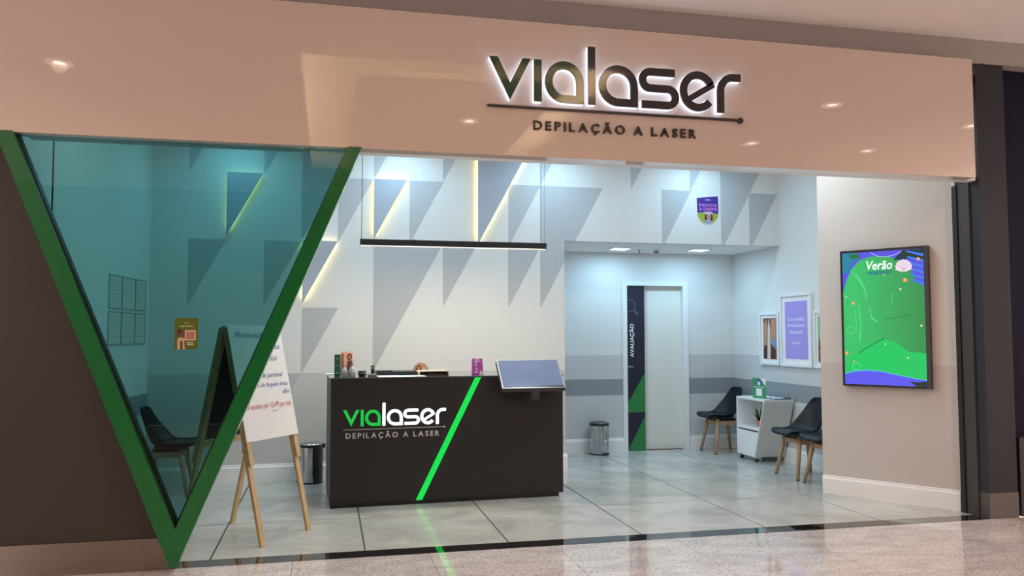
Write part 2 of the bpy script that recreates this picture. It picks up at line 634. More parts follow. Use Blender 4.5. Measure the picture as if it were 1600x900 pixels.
# backlit raised triangle panels
def inset_poly(p, d):
    cx_ = sum(a for a, b in p) / len(p)
    cz_ = sum(b for a, b in p) / len(p)
    n_ = len(p)
    L_ = []
    for a, b in zip(p, p[1:] + p[:1]):
        dx_, dz_ = b[0] - a[0], b[1] - a[1]
        l_ = math.hypot(dx_, dz_)
        nx_, nz_ = -dz_ / l_, dx_ / l_
        if nx_ * (cx_ - a[0]) + nz_ * (cz_ - a[1]) < 0:
            nx_, nz_ = -nx_, -nz_
        L_.append((nx_, nz_, nx_ * a[0] + nz_ * a[1] + d))
    out = []
    for i_ in range(n_):
        a1_, b1__, c1_ = L_[i_ - 1]
        a2_, b2_, c2_ = L_[i_]
        det = a1_ * b2_ - a2_ * b1__
        out.append(((c1_ * b2_ - c2_ * b1__) / det, (a1_ * c2_ - a2_ * c1_) / det))
    return out
for nm, x, z, k in [('first triangular backlit wall panel behind the tinted glass, glowing at its edges', -1.027, 3.167, 0.96),
                    ('small backlit triangular wall panel above the left end of the hanging lamp', 0.462, 3.155, 0.95),
                    ('tall backlit triangular wall panel behind the middle of the hanging lamp', 1.588, Z3, 2),
                    ('backlit triangular wall panel partly hidden by the right green frame leg', -0.267, 2.478, 0.97)]:
    p = clip_tri(0, z, k)
    t = thing('backlit_triangle_panel', nm, 'wall panel', (x, YB, 0), 0, 'backlit triangle panels on the back wall')
    finish(plate(B(), [[(a, b) for a, b in p]], -0.060, -0.042), 'face_panel', tri_panel_m, t)
    cx = sum(a for a, b in p) / len(p)
    cz = sum(b for a, b in p) / len(p)
    q, q2 = inset_poly(p, 0.012), inset_poly(p, 0.030)
    n = len(p)
    strip = [[q[i], q[(i + 1) % n], q2[(i + 1) % n], q2[i]] for i in range(n)]
    finish(plate(B(), strip, -0.032, -0.020), 'led_strip', led_warm, t)
    finish(plate(B(), [inset_poly(p, 0.045)], -0.042, -0.001), 'spacer', paint, t)

wn = struct(finish(plate(B(), [rect(NX - 0.12, 3.755, 0, 2.7), rect(4.535, XR + 0.1, 0, 2.7), rect(3.755, 4.535, 2.125, 2.7)], YN, YN + 0.12), 'wall_niche', paint),
            'niche wall with painted grey bands around the door')
for x0, x1 in ((NX, 3.70), (4.61, XR)):
    finish(plate(B(), [rect(x0, x1, 0.92, 1.226)], YN - 0.0012, YN), 'painted_band', paint_mid, wn)
    finish(plate(B(), [rect(x0, x1, 0.715, 0.92)], YN - 0.0014, YN), 'painted_band', paint_dark, wn)
    finish(plate(B(), [rect(x0, x1, 0.0, 0.715)], YN - 0.0012, YN), 'painted_band', paint_mid, wn)
struct(finish(box(B(), NX - 0.12, NX, YB + 0.12, YN, 0, BULK), 'wall_niche_left', paint))
cn = struct(finish(box(B(), NX - 0.12, XR + 0.1, YB + 0.12, YN, BULK, BULK + 0.08), 'ceiling_niche', ceil_m), 'low niche ceiling with square light panels')
wr = struct(finish(box(B(), XR, XR + 0.12, 1.28, YN + 0.1, 0, SHOP_CEIL), 'wall_right', paint), 'right side wall with dark grey painted stripe')
finish(box(B(), XR - 0.0012, XR, 1.28, YN, 0.92, 1.226), 'painted_band', paint_mid, wr)
finish(box(B(), XR - 0.0014, XR, 1.28, YN, 0.710, 0.915), 'painted_band', paint_dark, wr)
finish(box(B(), XR - 0.0012, XR, 1.28, YN, 0.0, 0.710), 'painted_band', paint_mid, wr)
TA = Vector((4.573, 1.278))
TB = Vector((5.250, 0.280))
TT = (TB - TA).normalized()
TN = Vector((TT.y, -TT.x))
TROT = math.atan2(TT.y, TT.x)
wa = struct(finish(prism(B(), [(4.573, 1.278), (5.250, 0.280), (5.39, 0.280), (5.39, 1.278)], 0, SHOP_CEIL), 'wall_angled', greige), 'angled greige wall carrying the screen')
band = plate(B(), [rect(0.0, 1.2055, 0.0, 1.220)], -0.0012, 0)
finish(band, 'painted_band', greige_low, wa, loc=(TA.x, TA.y, 0), rot=TROT)
finish(plate(B(), [rect(1.176, 1.2055, 0.0, SHOP_CEIL)], -0.006, 0), 'corner_trim', white_trim, wa, loc=(TA.x, TA.y, 0), rot=TROT)
LA, LB = Vector((-2.05, 0.062)), Vector((XL, YB))
LROT = math.atan2(LB.y - LA.y, LB.x - LA.x)
LLEN = (LB - LA).length
wl = struct(finish(prism(B(), [(LA.x, LA.y), (LB.x, LB.y), (LB.x, YB + 0.1), (-2.45, YB + 0.1), (-2.45, LA.y)], 0, SHOP_CEIL), 'wall_left', paint), 'left side wall behind the tinted glass')
finish(plate(B(), [rect(0, LLEN, 0.715, 0.915)], -0.0014, 0), 'painted_band', paint_dark, wl, loc=(LA.x, LA.y, 0), rot=LROT)
finish(plate(B(), [rect(0, LLEN, 0.0, 0.715)], -0.0012, 0), 'painted_band', paint_mid, wl, loc=(LA.x, LA.y, 0), rot=LROT)
ce = struct(finish(box(B(), -2.45, XR - 0.05, 0.02, YB + 0.12, SHOP_CEIL, SHOP_CEIL + 0.1), 'ceiling', ceil_m), 'white shop ceiling')
for x, y in PANELS:
    finish(box(B(), x - 0.19, x + 0.19, y - 0.19, y + 0.19, SHOP_CEIL - 0.012, SHOP_CEIL - 0.001), 'light_panel', panel_glow, ce)

# baseboards
def baseboard(name, length, loc, rot, h=0.172):
    bm = B()
    prof = [(0, 0), (-0.020, 0), (-0.020, h - 0.03), (-0.012, h - 0.016), (-0.012, h - 0.005), (-0.008, h), (0, h)]
    a = [bm.verts.new((0, y, z)) for y, z in prof]
    b = [bm.verts.new((length, y, z)) for y, z in prof]
    n = len(prof)
    for i in range(n):
        bm.faces.new((a[i], a[(i + 1) % n], b[(i + 1) % n], b[i]))
    bm.faces.new(a)
    bm.faces.new(b[::-1])
    return struct(finish(bm, name, white_trim, None, loc=loc, rot=rot))
baseboard('baseboard_back', NX + 0.02 - XL, (XL, YB, 0), 0)
baseboard('baseboard_niche', 3.70 - NX, (NX, YN, 0), 0)
baseboard('baseboard_niche_right', XR - 4.61, (4.61, YN, 0), 0)
baseboard('baseboard_right', YN - 1.28, (XR, YN, 0), -pi / 2)
baseboard('baseboard_angled', 1.175, (TA.x, TA.y, 0), TROT)
baseboard('baseboard_left', LLEN, (LA.x, LA.y, 0), LROT)

# front: fascia, header, left dark panel, pillar
FB, FT, FY = 2.755, 3.730, -0.12
struct(finish(box(B(), -6.5, 5.097, FY, 0.0, FB, FT, 0.003), 'wall_fascia', fascia_m), 'glossy beige fascia panel above the shop front')
struct(finish(box(B(), -1.88, 5.20, 0.0, 0.10, FB + 0.002, FB + 0.05), 'trim_4', white_trim), 'white underside trim of the opening')
struct(finish(box(B(), -6.5, 9.0, -0.02, 0.10, FT + 0.012, MALL_CEIL + 0.2), 'wall_header', header_m), 'grey beam above the fascia')
VL_O, VL_I = (-2.020, 2.762), (-1.918, 2.762)
VR_I, VR_O = (0.117, 2.762), (0.210, 2.762)
V_IN = (-0.925, 0.275)
vx = lambda z: -2.020 + (2.762 - z) * (1.0655 / 2.722)          # outer left edge of the V
struct(finish(plate(B(), [[(-6.5, 0.2), (vx(0.2) + 0.02, 0.2), (vx(2.755) + 0.02, 2.755), (-6.5, 2.755)]], 0.0, 0.06), 'wall_front', dark_panel), 'dark brown panel left of the green frame')
struct(finish(plate(B(), [[(-6.5, 0.0), (vx(0.0) + 0.0, 0.0), (vx(0.2) + 0.01, 0.2), (-6.5, 0.2)]], -0.012, 0.05), 'trim_2', steel), 'brushed steel plinth under the dark panel')

pl = struct(finish(prism(B(), [(5.235, 0.0), (5.507, 0.0), (5.507, 0.50), (5.395, 0.50), (5.395, 0.27), (5.235, 0.27)], 0.0, MALL_CEIL), 'wall_pillar', column_m), 'charcoal pillar at the right end of the shop front')
finish(prism(B(), [(5.231, -0.004), (5.511, -0.004), (5.511, 0.12), (5.231, 0.12)], 0.0, 0.205), 'steel_base', steel_dull, pl)
struct(finish(prism(B(), [(5.205, 0.225), (5.232, 0.225), (5.232, 0.275), (5.205, 0.275)], 0.0, FB), 'trim_3', black_metal), 'black shutter guide rail beside the pillar')
finish(box(B(), 5.218, 5.234, 0.10, 0.225, 0.0, FB), 'guide_cover', mat('dusty_brown_metal', (0.055, 0.048, 0.046), 0.5), pl)
wg = struct(finish(box(B(), 5.507, 8.5, 0.10, 0.2, 0.0, MALL_CEIL), 'wall_neighbour', navy_wall), 'dark navy neighbouring shop front')
finish(box(B(), 5.56, 8.5, 0.02, 0.10, 0.0, 0.64), 'lower_panel', mat('dark_lower_panel', (0.03, 0.03, 0.034), 0.4), wg)
finish(box(B(), 5.515, 5.535, 0.06, 0.10, 0.64, 2.4), 'reddish_strip', mat('reddish_strip', (0.16, 0.075, 0.07), 0.5), wg)

# ------------------------------------------------------------------ mall ceiling with a warm-lit recess and downlights
RX0, RX1, RY0, RY1 = -0.26, 2.75, -6.6, -1.78
bm = B()
c0, c1 = MALL_CEIL, MALL_CEIL + 0.12
for r in ((-5.2, RX0, -9, -0.02), (RX1, 9.2, -9, -0.02), (RX0, RX1, RY1, -0.02), (RX0, RX1, -9, RY0)):
    box(bm, r[0], r[1], r[2], r[3], c0, c1)
mc = struct(finish(bm, 'ceiling_mall', mall_ceil_m), 'pale mall ceiling in front of the shop')
struct(finish(box(B(), -5.2, 9.2, -9.1, -9.0, 0, MALL_CEIL), 'wall_opposite', mat('dark_opposite_front', (0.05, 0.042, 0.04), 0.5)), 'dark shop front across the mall')
bm = B()
box(bm, RX0 - 0.3, RX1 + 0.3, RY0 - 0.3, RY1 + 0.3, c0 + 0.45, c0 + 0.55)
for r in ((RX0 - 0.35, RX0 - 0.3, RY0 - 0.3, RY1 + 0.3), (RX1 + 0.3, RX1 + 0.35, RY0 - 0.3, RY1 + 0.3), (RX0 - 0.3, RX1 + 0.3, RY1 + 0.3, RY1 + 0.35), (RX0 - 0.3, RX1 + 0.3, RY0 - 0.35, RY0 - 0.3)):
    box(bm, r[0], r[1], r[2], r[3], c0 + 0.12, c0 + 0.45)
finish(bm, 'recess', mall_ceil_m, mc)
finish(box(B(), 0.25, 2.30, RY0 + 0.4, -2.23, c0, c0 + 0.06), 'floating_panel', mall_ceil_m, mc)
bm = B()
for r in ((RX0 - 0.16, RX0 - 0.10, RY0, RY1), (RX1 + 0.10, RX1 + 0.16, RY0, RY1), (RX0, RX1, RY1 + 0.10, RY1 + 0.16)):
    box(bm, r[0], r[1], r[2], r[3], c0 + 0.125, c0 + 0.15)
finish(bm, 'cove_strip', emat('cove_led', (1.0, 0.72, 0.42), 45.0), mc)
for x, y in DOWNLIGHTS:
    z = MALL_CEIL
    bm = B()
    lathe(bm, [(0.075, z - 0.001), (0.075, z - 0.012), (0.105, z - 0.012), (0.11, z - 0.001)], 24, (x, y))
    finish(bm, 'downlight_ring', emat('downlight_ring_lit', (1.0, 0.8, 0.68), 2.5), mc)
    finish(lathe(B(), [(0, z - 0.004), (0.05, z - 0.004), (0.05, z - 0.002), (0, z - 0.002)], 20, (x, y)), 'downlight_lens', lamp_glow, mc)
    lamp('downlight', 'SPOT', (x, y, z - 0.03), 100, WARM, 0.06, (0, 0, 0), spot=radians(150))

# ------------------------------------------------------------------ V window
vw = bpy.data.objects.new('window_1', None)
COL.objects.link(vw)
vw.location = (-0.93, 0, 0)
struct(vw, 'green V-shaped window frame holding teal tinted glass')
ox = 0.93
S = lambda pts: [(x + ox, z) for x, z in pts]
TIPL, TIPR = (-0.9545, 0.040), (-0.915, 0.036)
finish(plate(B(), [S([VL_O, VL_I, V_IN, (-0.934, 0.036), TIPL])], -0.126, -0.004), 'frame_leg', green_paint, vw)
finish(plate(B(), [S([VR_O, VR_I, V_IN, (-0.934, 0.036), TIPR])], -0.126, -0.004), 'frame_leg', green_paint, vw)
dirL = Vector((V_IN[0] - VL_I[0], V_IN[1] - VL_I[1])).normalized()
dirR = Vector((V_IN[0] - VR_I[0], V_IN[1] - VR_I[1])).normalized()
nL, nR = Vector((-dirL.y, dirL.x)), Vector((dirR.y, -dirR.x))
def inset(p, n, d):
    return (p[0] + n.x * d, p[1] + n.y * d)
vi2 = (V_IN[0], V_IN[1] + 0.035)
finish(plate(B(), [S([VL_I, inset(VL_I, nL, 0.007), vi2, V_IN])], -0.075, -0.004), 'gasket', black_trim, vw)
finish(plate(B(), [S([VR_I, inset(VR_I, nR, 0.007), vi2, V_IN])], -0.075, -0.004), 'gasket', black_trim, vw)
finish(plate(B(), [S([(-1.92, 2.756), (0.119, 2.756), V_IN])], -0.050, -0.040), 'glass_pane', teal_glass, vw)

# ------------------------------------------------------------------ logo letters
def a_shape(cx, rx, ry, cy, n=32):
    out = []
    for i in range(n):
        th = 360 * i / n
        t = radians(th)
        if 270 < th < 360:
            d = 360 - th
            if d <= 45:
                out.append((cx + rx, cy - ry * math.tan(radians(d))))
            else:
                out.append((cx + rx * math.tan(radians(90 - d)), cy - ry))
        else:
            out.append((cx + rx * cos(t), cy + ry * sin(t)))
    return out
def a_letter(x0, x1):
    cx, rx = (x0 + x1) / 2, (x1 - x0) / 2
    o, i = a_shape(cx, rx, 0.5, 0.5), a_shape(cx, rx - 0.187, 0.5 - 0.187, 0.5)
    n = len(o)
    return [[o[k], o[(k + 1) % n], i[(k + 1) % n], i[k]] for k in range(n)]
LOGO = [
    ('v', [[(0, 1), (0.203, 1), (0.494, 0.40), (0.494, 0.0)], [(0.494, 0.0), (0.494, 0.40), (0.79, 1), (0.993, 1)]]),
    ('i', [rect(1.07, 1.257, 0, 1)]),
    ('a', a_letter(1.335, 2.293)),
    ('l', [rect(2.403, 2.585, 0, 1.405)]),
    ('a', a_letter(2.670, 3.663)),
    ('s', ribbon([(4.63, 0.905), (4.3, 0.905)] + arc(3.99, 0.7025, 0.2025, 90, 270) + [(4.2, 0.5)] + arc(4.44, 0.2975, 0.2025, 90, -90) + [(4.1, 0.095), (3.765, 0.095)], 0.187)),
    ('e', ribbon([(5.01, 0.30), (5.30, 0.475)] + [(5.655, 0.69)], 0.15) + ribbon(arc(5.24, 0.5, 0.385, 26, 322, 30, 0.4065), 0.187)),
    ('r', ribbon([(5.845, 0), (5.845, 0.45)] + arc(6.20, 0.55, 0.355, 180, 90, 10) + [(6.39, 0.905)], 0.187)),
]
def logo(parent, x, z, s, y_face, thick, mats_, back=None, bt=0.0, grow=0.0):
    for i, (ch, polys) in enumerate(LOGO):
        pp = [[(x + a * s, z + b * s) for a, b in p] for p in polys]
        o = finish(plate(B(), pp, y_face, y_face + thick), 'letter', mats_[0] if i < 3 else mats_[1], parent)
        if back:
            finish(plate(B(), pp, y_face + thick, y_face + thick + bt), 'halo_back', back, o)

sg = thing('fascia_sign', 'halo-lit vialaser sign with tagline mounted on the beige fascia', 'sign', (1.078, FY, 3.0))
logo(sg, 0, 0.138, 0.300, -0.062, 0.016, (sign_green, sign_dark), halo, 0.040)
finish(plate(B(), [rect(-0.004, 1.93, 0.094, 0.111)], -0.016, 0.0), 'underline_bar', sign_brown, sg)
finish(plate(B(), [disc(1.936, 0.100, 0.022)], -0.018, 0.0), 'underline_dot', sign_brown, sg)
def tagline(parent, x, y, z, width, size, m, ext):
    adv = []
    for ch in 'DEPILAÇÃO A LASER':
        adv.append(None if ch == ' ' else text_mesh(ch, size, bold=0.025 * size, ext=ext))
    gap, blank = 0.245 * size, 0.44 * size
    tot = sum((max(v.co.x for v in m_.vertices) - min(v.co.x for v in m_.vertices)) + gap if m_ else blank for m_ in adv) - gap
    sc_ = width / tot
    cx = x
    for m_ in adv:
        if m_ is None:
            cx += blank * sc_
            continue
        x0 = min(v.co.x for v in m_.vertices)
        wd = max(v.co.x for v in m_.vertices) - x0
        for v in m_.vertices:
            v.co.x = (v.co.x - x0) * sc_ + cx
            v.co.y += y
            v.co.z += z
        cx += (wd + gap) * sc_
        m_.materials.append(m)
        o = bpy.data.objects.new('tagline_letter', m_)
        COL.objects.link(o)
        o.parent = parent
tagline(sg, 0.328, -0.006, -0.051, 1.248, 0.0905, sign_brown, 0.006)

# ------------------------------------------------------------------ reception counter
CROT = math.atan2(0.09, 2.07)
CO = (0.030, 1.600)
CW, CD, CH = 2.115, 0.78, 1.120
def cpt(s, d, z=0.0):
    return (CO[0] + s * cos(CROT) - d * sin(CROT), CO[1] + s * sin(CROT) + d * cos(CROT), z)
ct = thing('reception_counter', 'charcoal reception counter with glowing vialaser logo and green diagonal stripe', 'counter', (CO[0], CO[1], 0), CROT)
bm = B()
xa, xb, xc, xd = 0.742, 0.800, 1.336, 1.278
front = [rect(0, 0, 0, 0)]
plate(bm, [[(0.0, 0.035), (xa, 0.035), (xd, CH - 0.012), (0.0, CH - 0.012)]], 0.0, 0.02)
finish(bm, 'front_panel', counter_m, ct)
finish(plate(B(), [[(xb, 0.035), (CW, 0.035), (CW, CH - 0.012), (xc, CH - 0.012)]], 0.0, 0.02), 'front_panel', counter_m, ct)
finish(plate(B(), [[(xa, 0.035), (xb, 0.035), (xc, CH - 0.012), (xd, CH - 0.012)]], 0.003, 0.02), 'light_stripe', glow_stripe, ct)
bm = B()
box(bm, 0.0, 0.03, 0.02, CD, 0.035, CH - 0.012)
finish(bm, 'side_panel', counter_m, ct)
finish(box(B(), CW - 0.03, CW, 0.02, CD, 0.035, CH - 0.012), 'side_panel', counter_m, ct)
finish(box(B(), 0.03, CW - 0.03, CD - 0.02, CD, 0.3, CH - 0.012), 'back_panel', counter_m, ct)
finish(box(B(), -0.004, CW + 0.004, -0.004, CD + 0.004, CH - 0.012, CH, 0.002), 'worktop', counter_top_m, ct)
finish(box(B(), 0.004, CW - 0.04, 0.012, CD - 0.03, 0.0, 0.035), 'plinth', black_metal, ct)
logo(ct, 0.105, 0.698, 0.1415, -0.007, 0.006, (glow_green, glow_white))
finish(plate(B(), [[(0.106, 0.667), (0.992, 0.671), (0.992, 0.6755), (0.106, 0.6715)], disc(0.996, 0.673, 0.009, 14)], -0.004, 0), 'underline_bar', grey_letter, ct)
tagline(ct, 0.129, -0.002, 0.595, 0.822, 0.064, grey_letter, 0.002)

# ------------------------------------------------------------------ check-in screen on the counter edge
TSW, TSH, TST = 0.592, 0.338, 0.055
tb = thing('checkin_screen', 'tilted touch screen in a silver frame at the right end of the counter', 'monitor', cpt(1.485, -0.190, 1.014), CROT)
tilt = Matrix.Rotation(radians(-43), 4, 'X')
def tilted(bm):
    bmesh.ops.transform(bm, matrix=tilt, verts=bm.verts[:])
    return bm
frame_silver = mat('silver_frame', (0.30, 0.30, 0.30), 0.3, metal=0.6)
finish(tilted(box(B(), 0, TSW, 0.004, TST, 0, TSH, 0.004)), 'housing', dark_grey, tb)
bm = B()
for r in ((0, TSW, 0, 0.009), (0, TSW, TSH - 0.009, TSH), (0, 0.012, 0.009, TSH - 0.009), (TSW - 0.012, TSW, 0.009, TSH - 0.009)):
    box(bm, r[0], r[1], 0.0, 0.008, r[2], r[3])
finish(tilted(bm), 'bezel_frame', frame_silver, tb)
finish(tilted(box(B(), 0.012, TSW - 0.012, 0.002, 0.006, 0.009, 0.024)), 'lower_bezel', bezel, tb)
finish(tilted(box(B(), 0.012, TSW - 0.012, 0.001, 0.006, 0.024, TSH - 0.009)), 'display', mat('touch_display', (0.10, 0.13, 0.2), 0.08, emit=(0.32, 0.42, 0.74), estr=0.20), tb)
finish(tilted(box(B(), 0.255, 0.345, -0.0005, 0.004, 0.135, 0.150)), 'screen_button', emat('screen_green', (0.06, 0.30, 0.20), 0.6), tb)
bm = B()
for k in range(4):
    box(bm, 0.20, 0.40, -0.0005, 0.004, 0.215 + 0.022 * k, 0.219 + 0.022 * k)
finish(tilted(bm), 'screen_text', emat('screen_lines', (0.35, 0.42, 0.7), 0.5), tb)
finish(box(B(), 0.0, TSW, 0.004, 0.052, -0.034, 0.004, 0.003), 'chin', dark_grey, tb)
finish(box(B(), 0.270, 0.345, 0.002, 0.055, -0.105, -0.020, 0.006), 'camera_mount', dark_grey, tb)
finish(tube(B(), [(0.3075, 0.004, -0.058), (0.3075, -0.006, -0.058)], 0.02, seg=16), 'camera_lens', chrome, tb)
finish(box(B(), 0.24, 0.36, 0.055, 0.183, -0.09, 0.03), 'bracket', dark_grey, tb)

# ------------------------------------------------------------------ things on the counter
ZC = CH
gb = thing('green_box', 'slim emerald green carton standing at the left end of the counter', 'box', cpt(0.042, 0.25, ZC), CROT)
finish(box(B(), 0, 0.052, 0, 0.04, 0.0, 0.198, 0.002), 'carton', emerald, gb)
for z in (0.155, 0.095, 0.03):
    finish(box(B(), 0.014, 0.038, -0.0006, 0.0, z, z + 0.006), 'print', mat('pale_green_ink', (0.35, 0.6, 0.48), 0.5), gb)
bh = thing('brochure_holder', 'clear holder with salmon pink portrait brochures at the counter left end', 'brochure holder', cpt(0.100, 0.30, ZC), CROT)
finish(box(B(), 0, 0.105, 0.012, 0.020, 0.004, 0.220), 'brochure', orange_m, bh)
finish(box(B(), 0.0, 0.028, 0.010, 0.012, 0.02, 0.205), 'print_stripe', mat('terracotta_print', lin(190, 116, 96), 0.5), bh)
finish(plate(B(), [disc(0.077, 0.175, 0.024, 18, 0.030), [(0.05, 0.05), (0.102, 0.05), (0.102, 0.14), (0.06, 0.14)]], 0.0105, 0.012), 'print_portrait', skin_b, bh)
finish(plate(B(), [disc(0.078, 0.172, 0.014, 16, 0.019)], 0.0095, 0.0105), 'print_face', skin_a, bh)
finish(box(B(), 0.100, 0.128, 0.022, 0.024, 0.004, 0.196), 'white_sheet', paper_w, bh)
bm = B()
box(bm, -0.006, 0.112, 0.0, 0.003, 0.0, 0.07)
box(bm, -0.006, 0.112, 0.003, 0.035, 0.0, 0.003)
box(bm, -0.006, 0.112, 0.026, 0.029, 0.003, 0.15)
finish(bm, 'holder', clear_glass, bh)
for nm, s, d, h, r in (('clear spray bottle with bluish liquid beside the brochure holder', 0.125, 0.17, 0.105, 0.026),
                       ('taller clear bottle in front of the brochure holder, nearest the black stamp', 0.192, 0.17, 0.118, 0.028)):
    b_ = thing('glass_bottle', nm, 'bottle', cpt(s, d, ZC), CROT, 'small bottles on the counter')
    finish(lathe(B(), [(0, 0), (r, 0), (r, h * 0.55), (r * 0.85, h * 0.66), (r * 0.38, h * 0.76), (r * 0.38, h * 0.88), (0, h * 0.88)], 20), 'bottle_body', frosted, b_, True)
    finish(lathe(B(), [(0, 0.003), (r * 0.9, 0.003), (r * 0.9, h * 0.32), (0, h * 0.32)], 20), 'liquid', glass_mat('pale_liquid', (0.90, 0.94, 0.99)) if s < 0.15 else glass_mat('pale_green_liquid', (0.92, 0.96, 0.93)), b_, True)
    finish(lathe(B(), [(0, h * 0.88), (r * 0.45, h * 0.88), (r * 0.45, h), (0, h)], 16), 'cap', grey_plastic, b_)
sp = thing('ink_stamp', 'small black rounded stamp pad on the counter', 'stamp', cpt(0.282, 0.19, ZC), CROT)
finish(lathe(B(), [(0, 0), (0.026, 0), (0.036, 0.012), (0.038, 0.028), (0, 0.028)], 20), 'base', black_metal, sp, False)
finish(lathe(B(), [(0, 0.028), (0.037, 0.028), (0.037, 0.036), (0, 0.036)], 20), 'pale_ring', mat('dusty_pink', (0.5, 0.36, 0.38), 0.5), sp)
finish(lathe(B(), [(0, 0.036), (0.038, 0.036), (0.036, 0.05), (0, 0.05)], 20), 'lid', black_metal, sp)
ph = thing('cordless_phone', 'black cordless phone standing in its base on the counter', 'phone', cpt(0.350, 0.20, ZC), CROT)
finish(box(B(), -0.015, 0.062, -0.02, 0.06, 0, 0.022, 0.005), 'charging_base', grey_plastic, ph)
finish(box(B(), 0.012, 0.044, 0.004, 0.026, 0.018, 0.098, 0.006), 'handset', black_metal, ph)
finish(box(B(), 0.018, 0.038, 0.0025, 0.004, 0.066, 0.088), 'handset_screen', grey_plastic, ph)
lt = thing('desk_tray', 'flat black desk tray lying behind the papers on the counter', 'tray', cpt(0.42, 0.30, ZC), CROT)
bm = B()
box(bm, 0, 0.37, 0, 0.24, 0, 0.006)
for r in ((0, 0.37, 0, 0.006), (0, 0.37, 0.234, 0.24), (0, 0.006, 0.006, 0.234), (0.364, 0.37, 0.006, 0.234)):
    box(bm, r[0], r[1], r[2], r[3], 0.006, 0.036)
finish(bm, 'tray_body', blue_black, lt)
finish(box(B(), 0.17, 0.36, 0.012, 0.22, 0.008, 0.034), 'folder', mat('dark_teal_folder', (0.03, 0.07, 0.075), 0.4), lt)
def sheet(nm, lab, s0, s1, d0, d1, z, m, curl=0.0):
    bm = B()
    rows = []
    for i in range(6):
        t = i / 5
        rows.append([bm.verts.new((x, d0 + (d1 - d0) * t, z + curl * (1 - t) ** 3)) for x in (s0, s1)])
    for a, b in zip(rows, rows[1:]):
        bm.faces.new((a[0], a[1], b[1], b[0]))
    geo = bm.faces[:]
    r = bmesh.ops.extrude_face_region(bm, geom=geo)
    bmesh.ops.translate(bm, vec=(0, 0, 0.002), verts=[g for g in r['geom'] if isinstance(g, bmesh.types.BMVert)])
    o = finish(bm, nm, m, None, loc=cpt(0, 0, ZC), rot=CROT)
    return tag(o, lab, 'paper')
sheet('paper_sheet', 'white paper sheet on the counter edge below the black tray', 0.415, 0.625, -0.012, 0.26, 0.001, paper_w)
sheet('paper_sheet', 'pale green paper sheet on the counter edge beside the white sheet', 0.630, 0.835, -0.010, 0.24, 0.001, mat('pale_green_paper', (0.62, 0.80, 0.72), 0.7))
rb = thing('round_badge', 'round brown portrait card standing behind the beige clipboard', 'card', cpt(0.846, 0.42, ZC), CROT)
finish(plate(B(), [arc(0, 0.040, 0.070, -34, 214, 26)], 0, 0.004), 'disc', mat('tan_card', lin(176, 134, 104), 0.5), rb)
finish(plate(B(), [disc(-0.018, 0.050, 0.024, 18, 0.038)], -0.001, 0), 'print_hair', skin_c, rb)
finish(plate(B(), [disc(-0.018, 0.056, 0.012, 14, 0.018)], -0.0018, -0.001), 'print_face', skin_a, rb)
for z_ in (0.040, 0.054):
    finish(plate(B(), [rect(0.012, 0.048, z_, z_ + 0.006)], -0.001, 0), 'print_line', paper_w, rb)
finish(box(B(), -0.03, 0.03, 0.004, 0.05, 0.0, 0.03), 'stand', beige_m, rb)
cb = thing('clipboard_tray', 'beige open-fronted tray with rounded corners on the counter', 'tray', cpt(0.800, 0.20, ZC), CROT)
cbo = [(0, 0.0), (0, 0.028)] + arc(0.01, 0.028, 0.01, 180, 90, 4) + arc(0.262, 0.028, 0.01, 90, 0, 4) + [(0.272, 0.0)]
finish(plate(B(), ribbon(cbo, 0.008), 0, 0.18), 'shell', beige_m, cb)
finish(box(B(), 0.006, 0.266, 0.15, 0.175, 0.001, 0.032), 'back_wall', mat('brown_board', lin(158, 128, 104), 0.6), cb)
pc = thing('magenta_card', 'magenta promotional card standing upright near the green stripe top', 'card', cpt(1.290, 0.20, ZC), CROT)
finish(plate(B(), [[(0.0, 0), (0.112, 0), (0.100, 0.150), (0.002, 0.150)]], 0, 0.004), 'card', magenta_m, pc)
finish(plate(B(), [[(0.07, 0.0), (0.111, 0.0), (0.108, 0.022), (0.085, 0.042)]], -0.001, 0), 'white_corner', paper_w, pc)
text('print_number', '3', paper_w, pc, 0.028, -0.001, 0.080, height=0.038, bold=0.01)
text('print_number', '2', paper_w, pc, 0.030, -0.001, 0.018, height=0.044, bold=0.01)
finish(plate(B(), [rect(0.028, 0.082, 0.122, 0.128), [(0.036, 0.132), (0.055, 0.132), (0.074, 0.146), (0.066, 0.146), (0.055, 0.138), (0.044, 0.146), (0.036, 0.146)]], -0.001, 0), 'print_mark', paper_w, pc)
finish(box(B(), -0.005, 0.117, -0.01, 0.03, 0.0, 0.003), 'acrylic_foot', clear_glass, pc)
fl_ = tag(finish(box(B(), -0.02, 0.07, 0.0, 0.13, 0.0, 0.008, 0.002), 'notepad', paper_w, None, loc=cpt(0.0, 0.60, ZC), rot=CROT), 'small white notepad on the back left corner of the counter', 'notepad')

# ------------------------------------------------------------------ pendant lamp
pd_ = thing('linear_pendant_lamp', 'long black linear lamp hanging over the counter', 'lamp', (0.276, 1.85, 2.308))
bm = B()
for r in ((0, 1.752, -0.03, -0.024), (0, 1.752, 0.024, 0.03)):
    box(bm, r[0], r[1], r[2], r[3], 0.0, 0.056)
box(bm, 0, 1.752, -0.024, 0.024, 0.050, 0.056)
box(bm, 0, 0.006, -0.024, 0.024, 0.0, 0.050)
box(bm, 1.746, 1.752, -0.024, 0.024, 0.0, 0.050)
finish(bm, 'bar_housing', black_metal, pd_)
finish(box(B(), 0.006, 1.746, -0.0235, 0.0235, -0.003, 0.02), 'diffuser', pend_glow, pd_)
for x in (0.012, 1.70, 1.738):
    finish(tube(B(), [(x, 0, 0.054), (x + 0.004, 0, 0.5), (x, 0, SHOP_CEIL - 2.308)], 0.003 if x < 1 else 0.0012, seg=8), 'cable', black_metal, pd_)
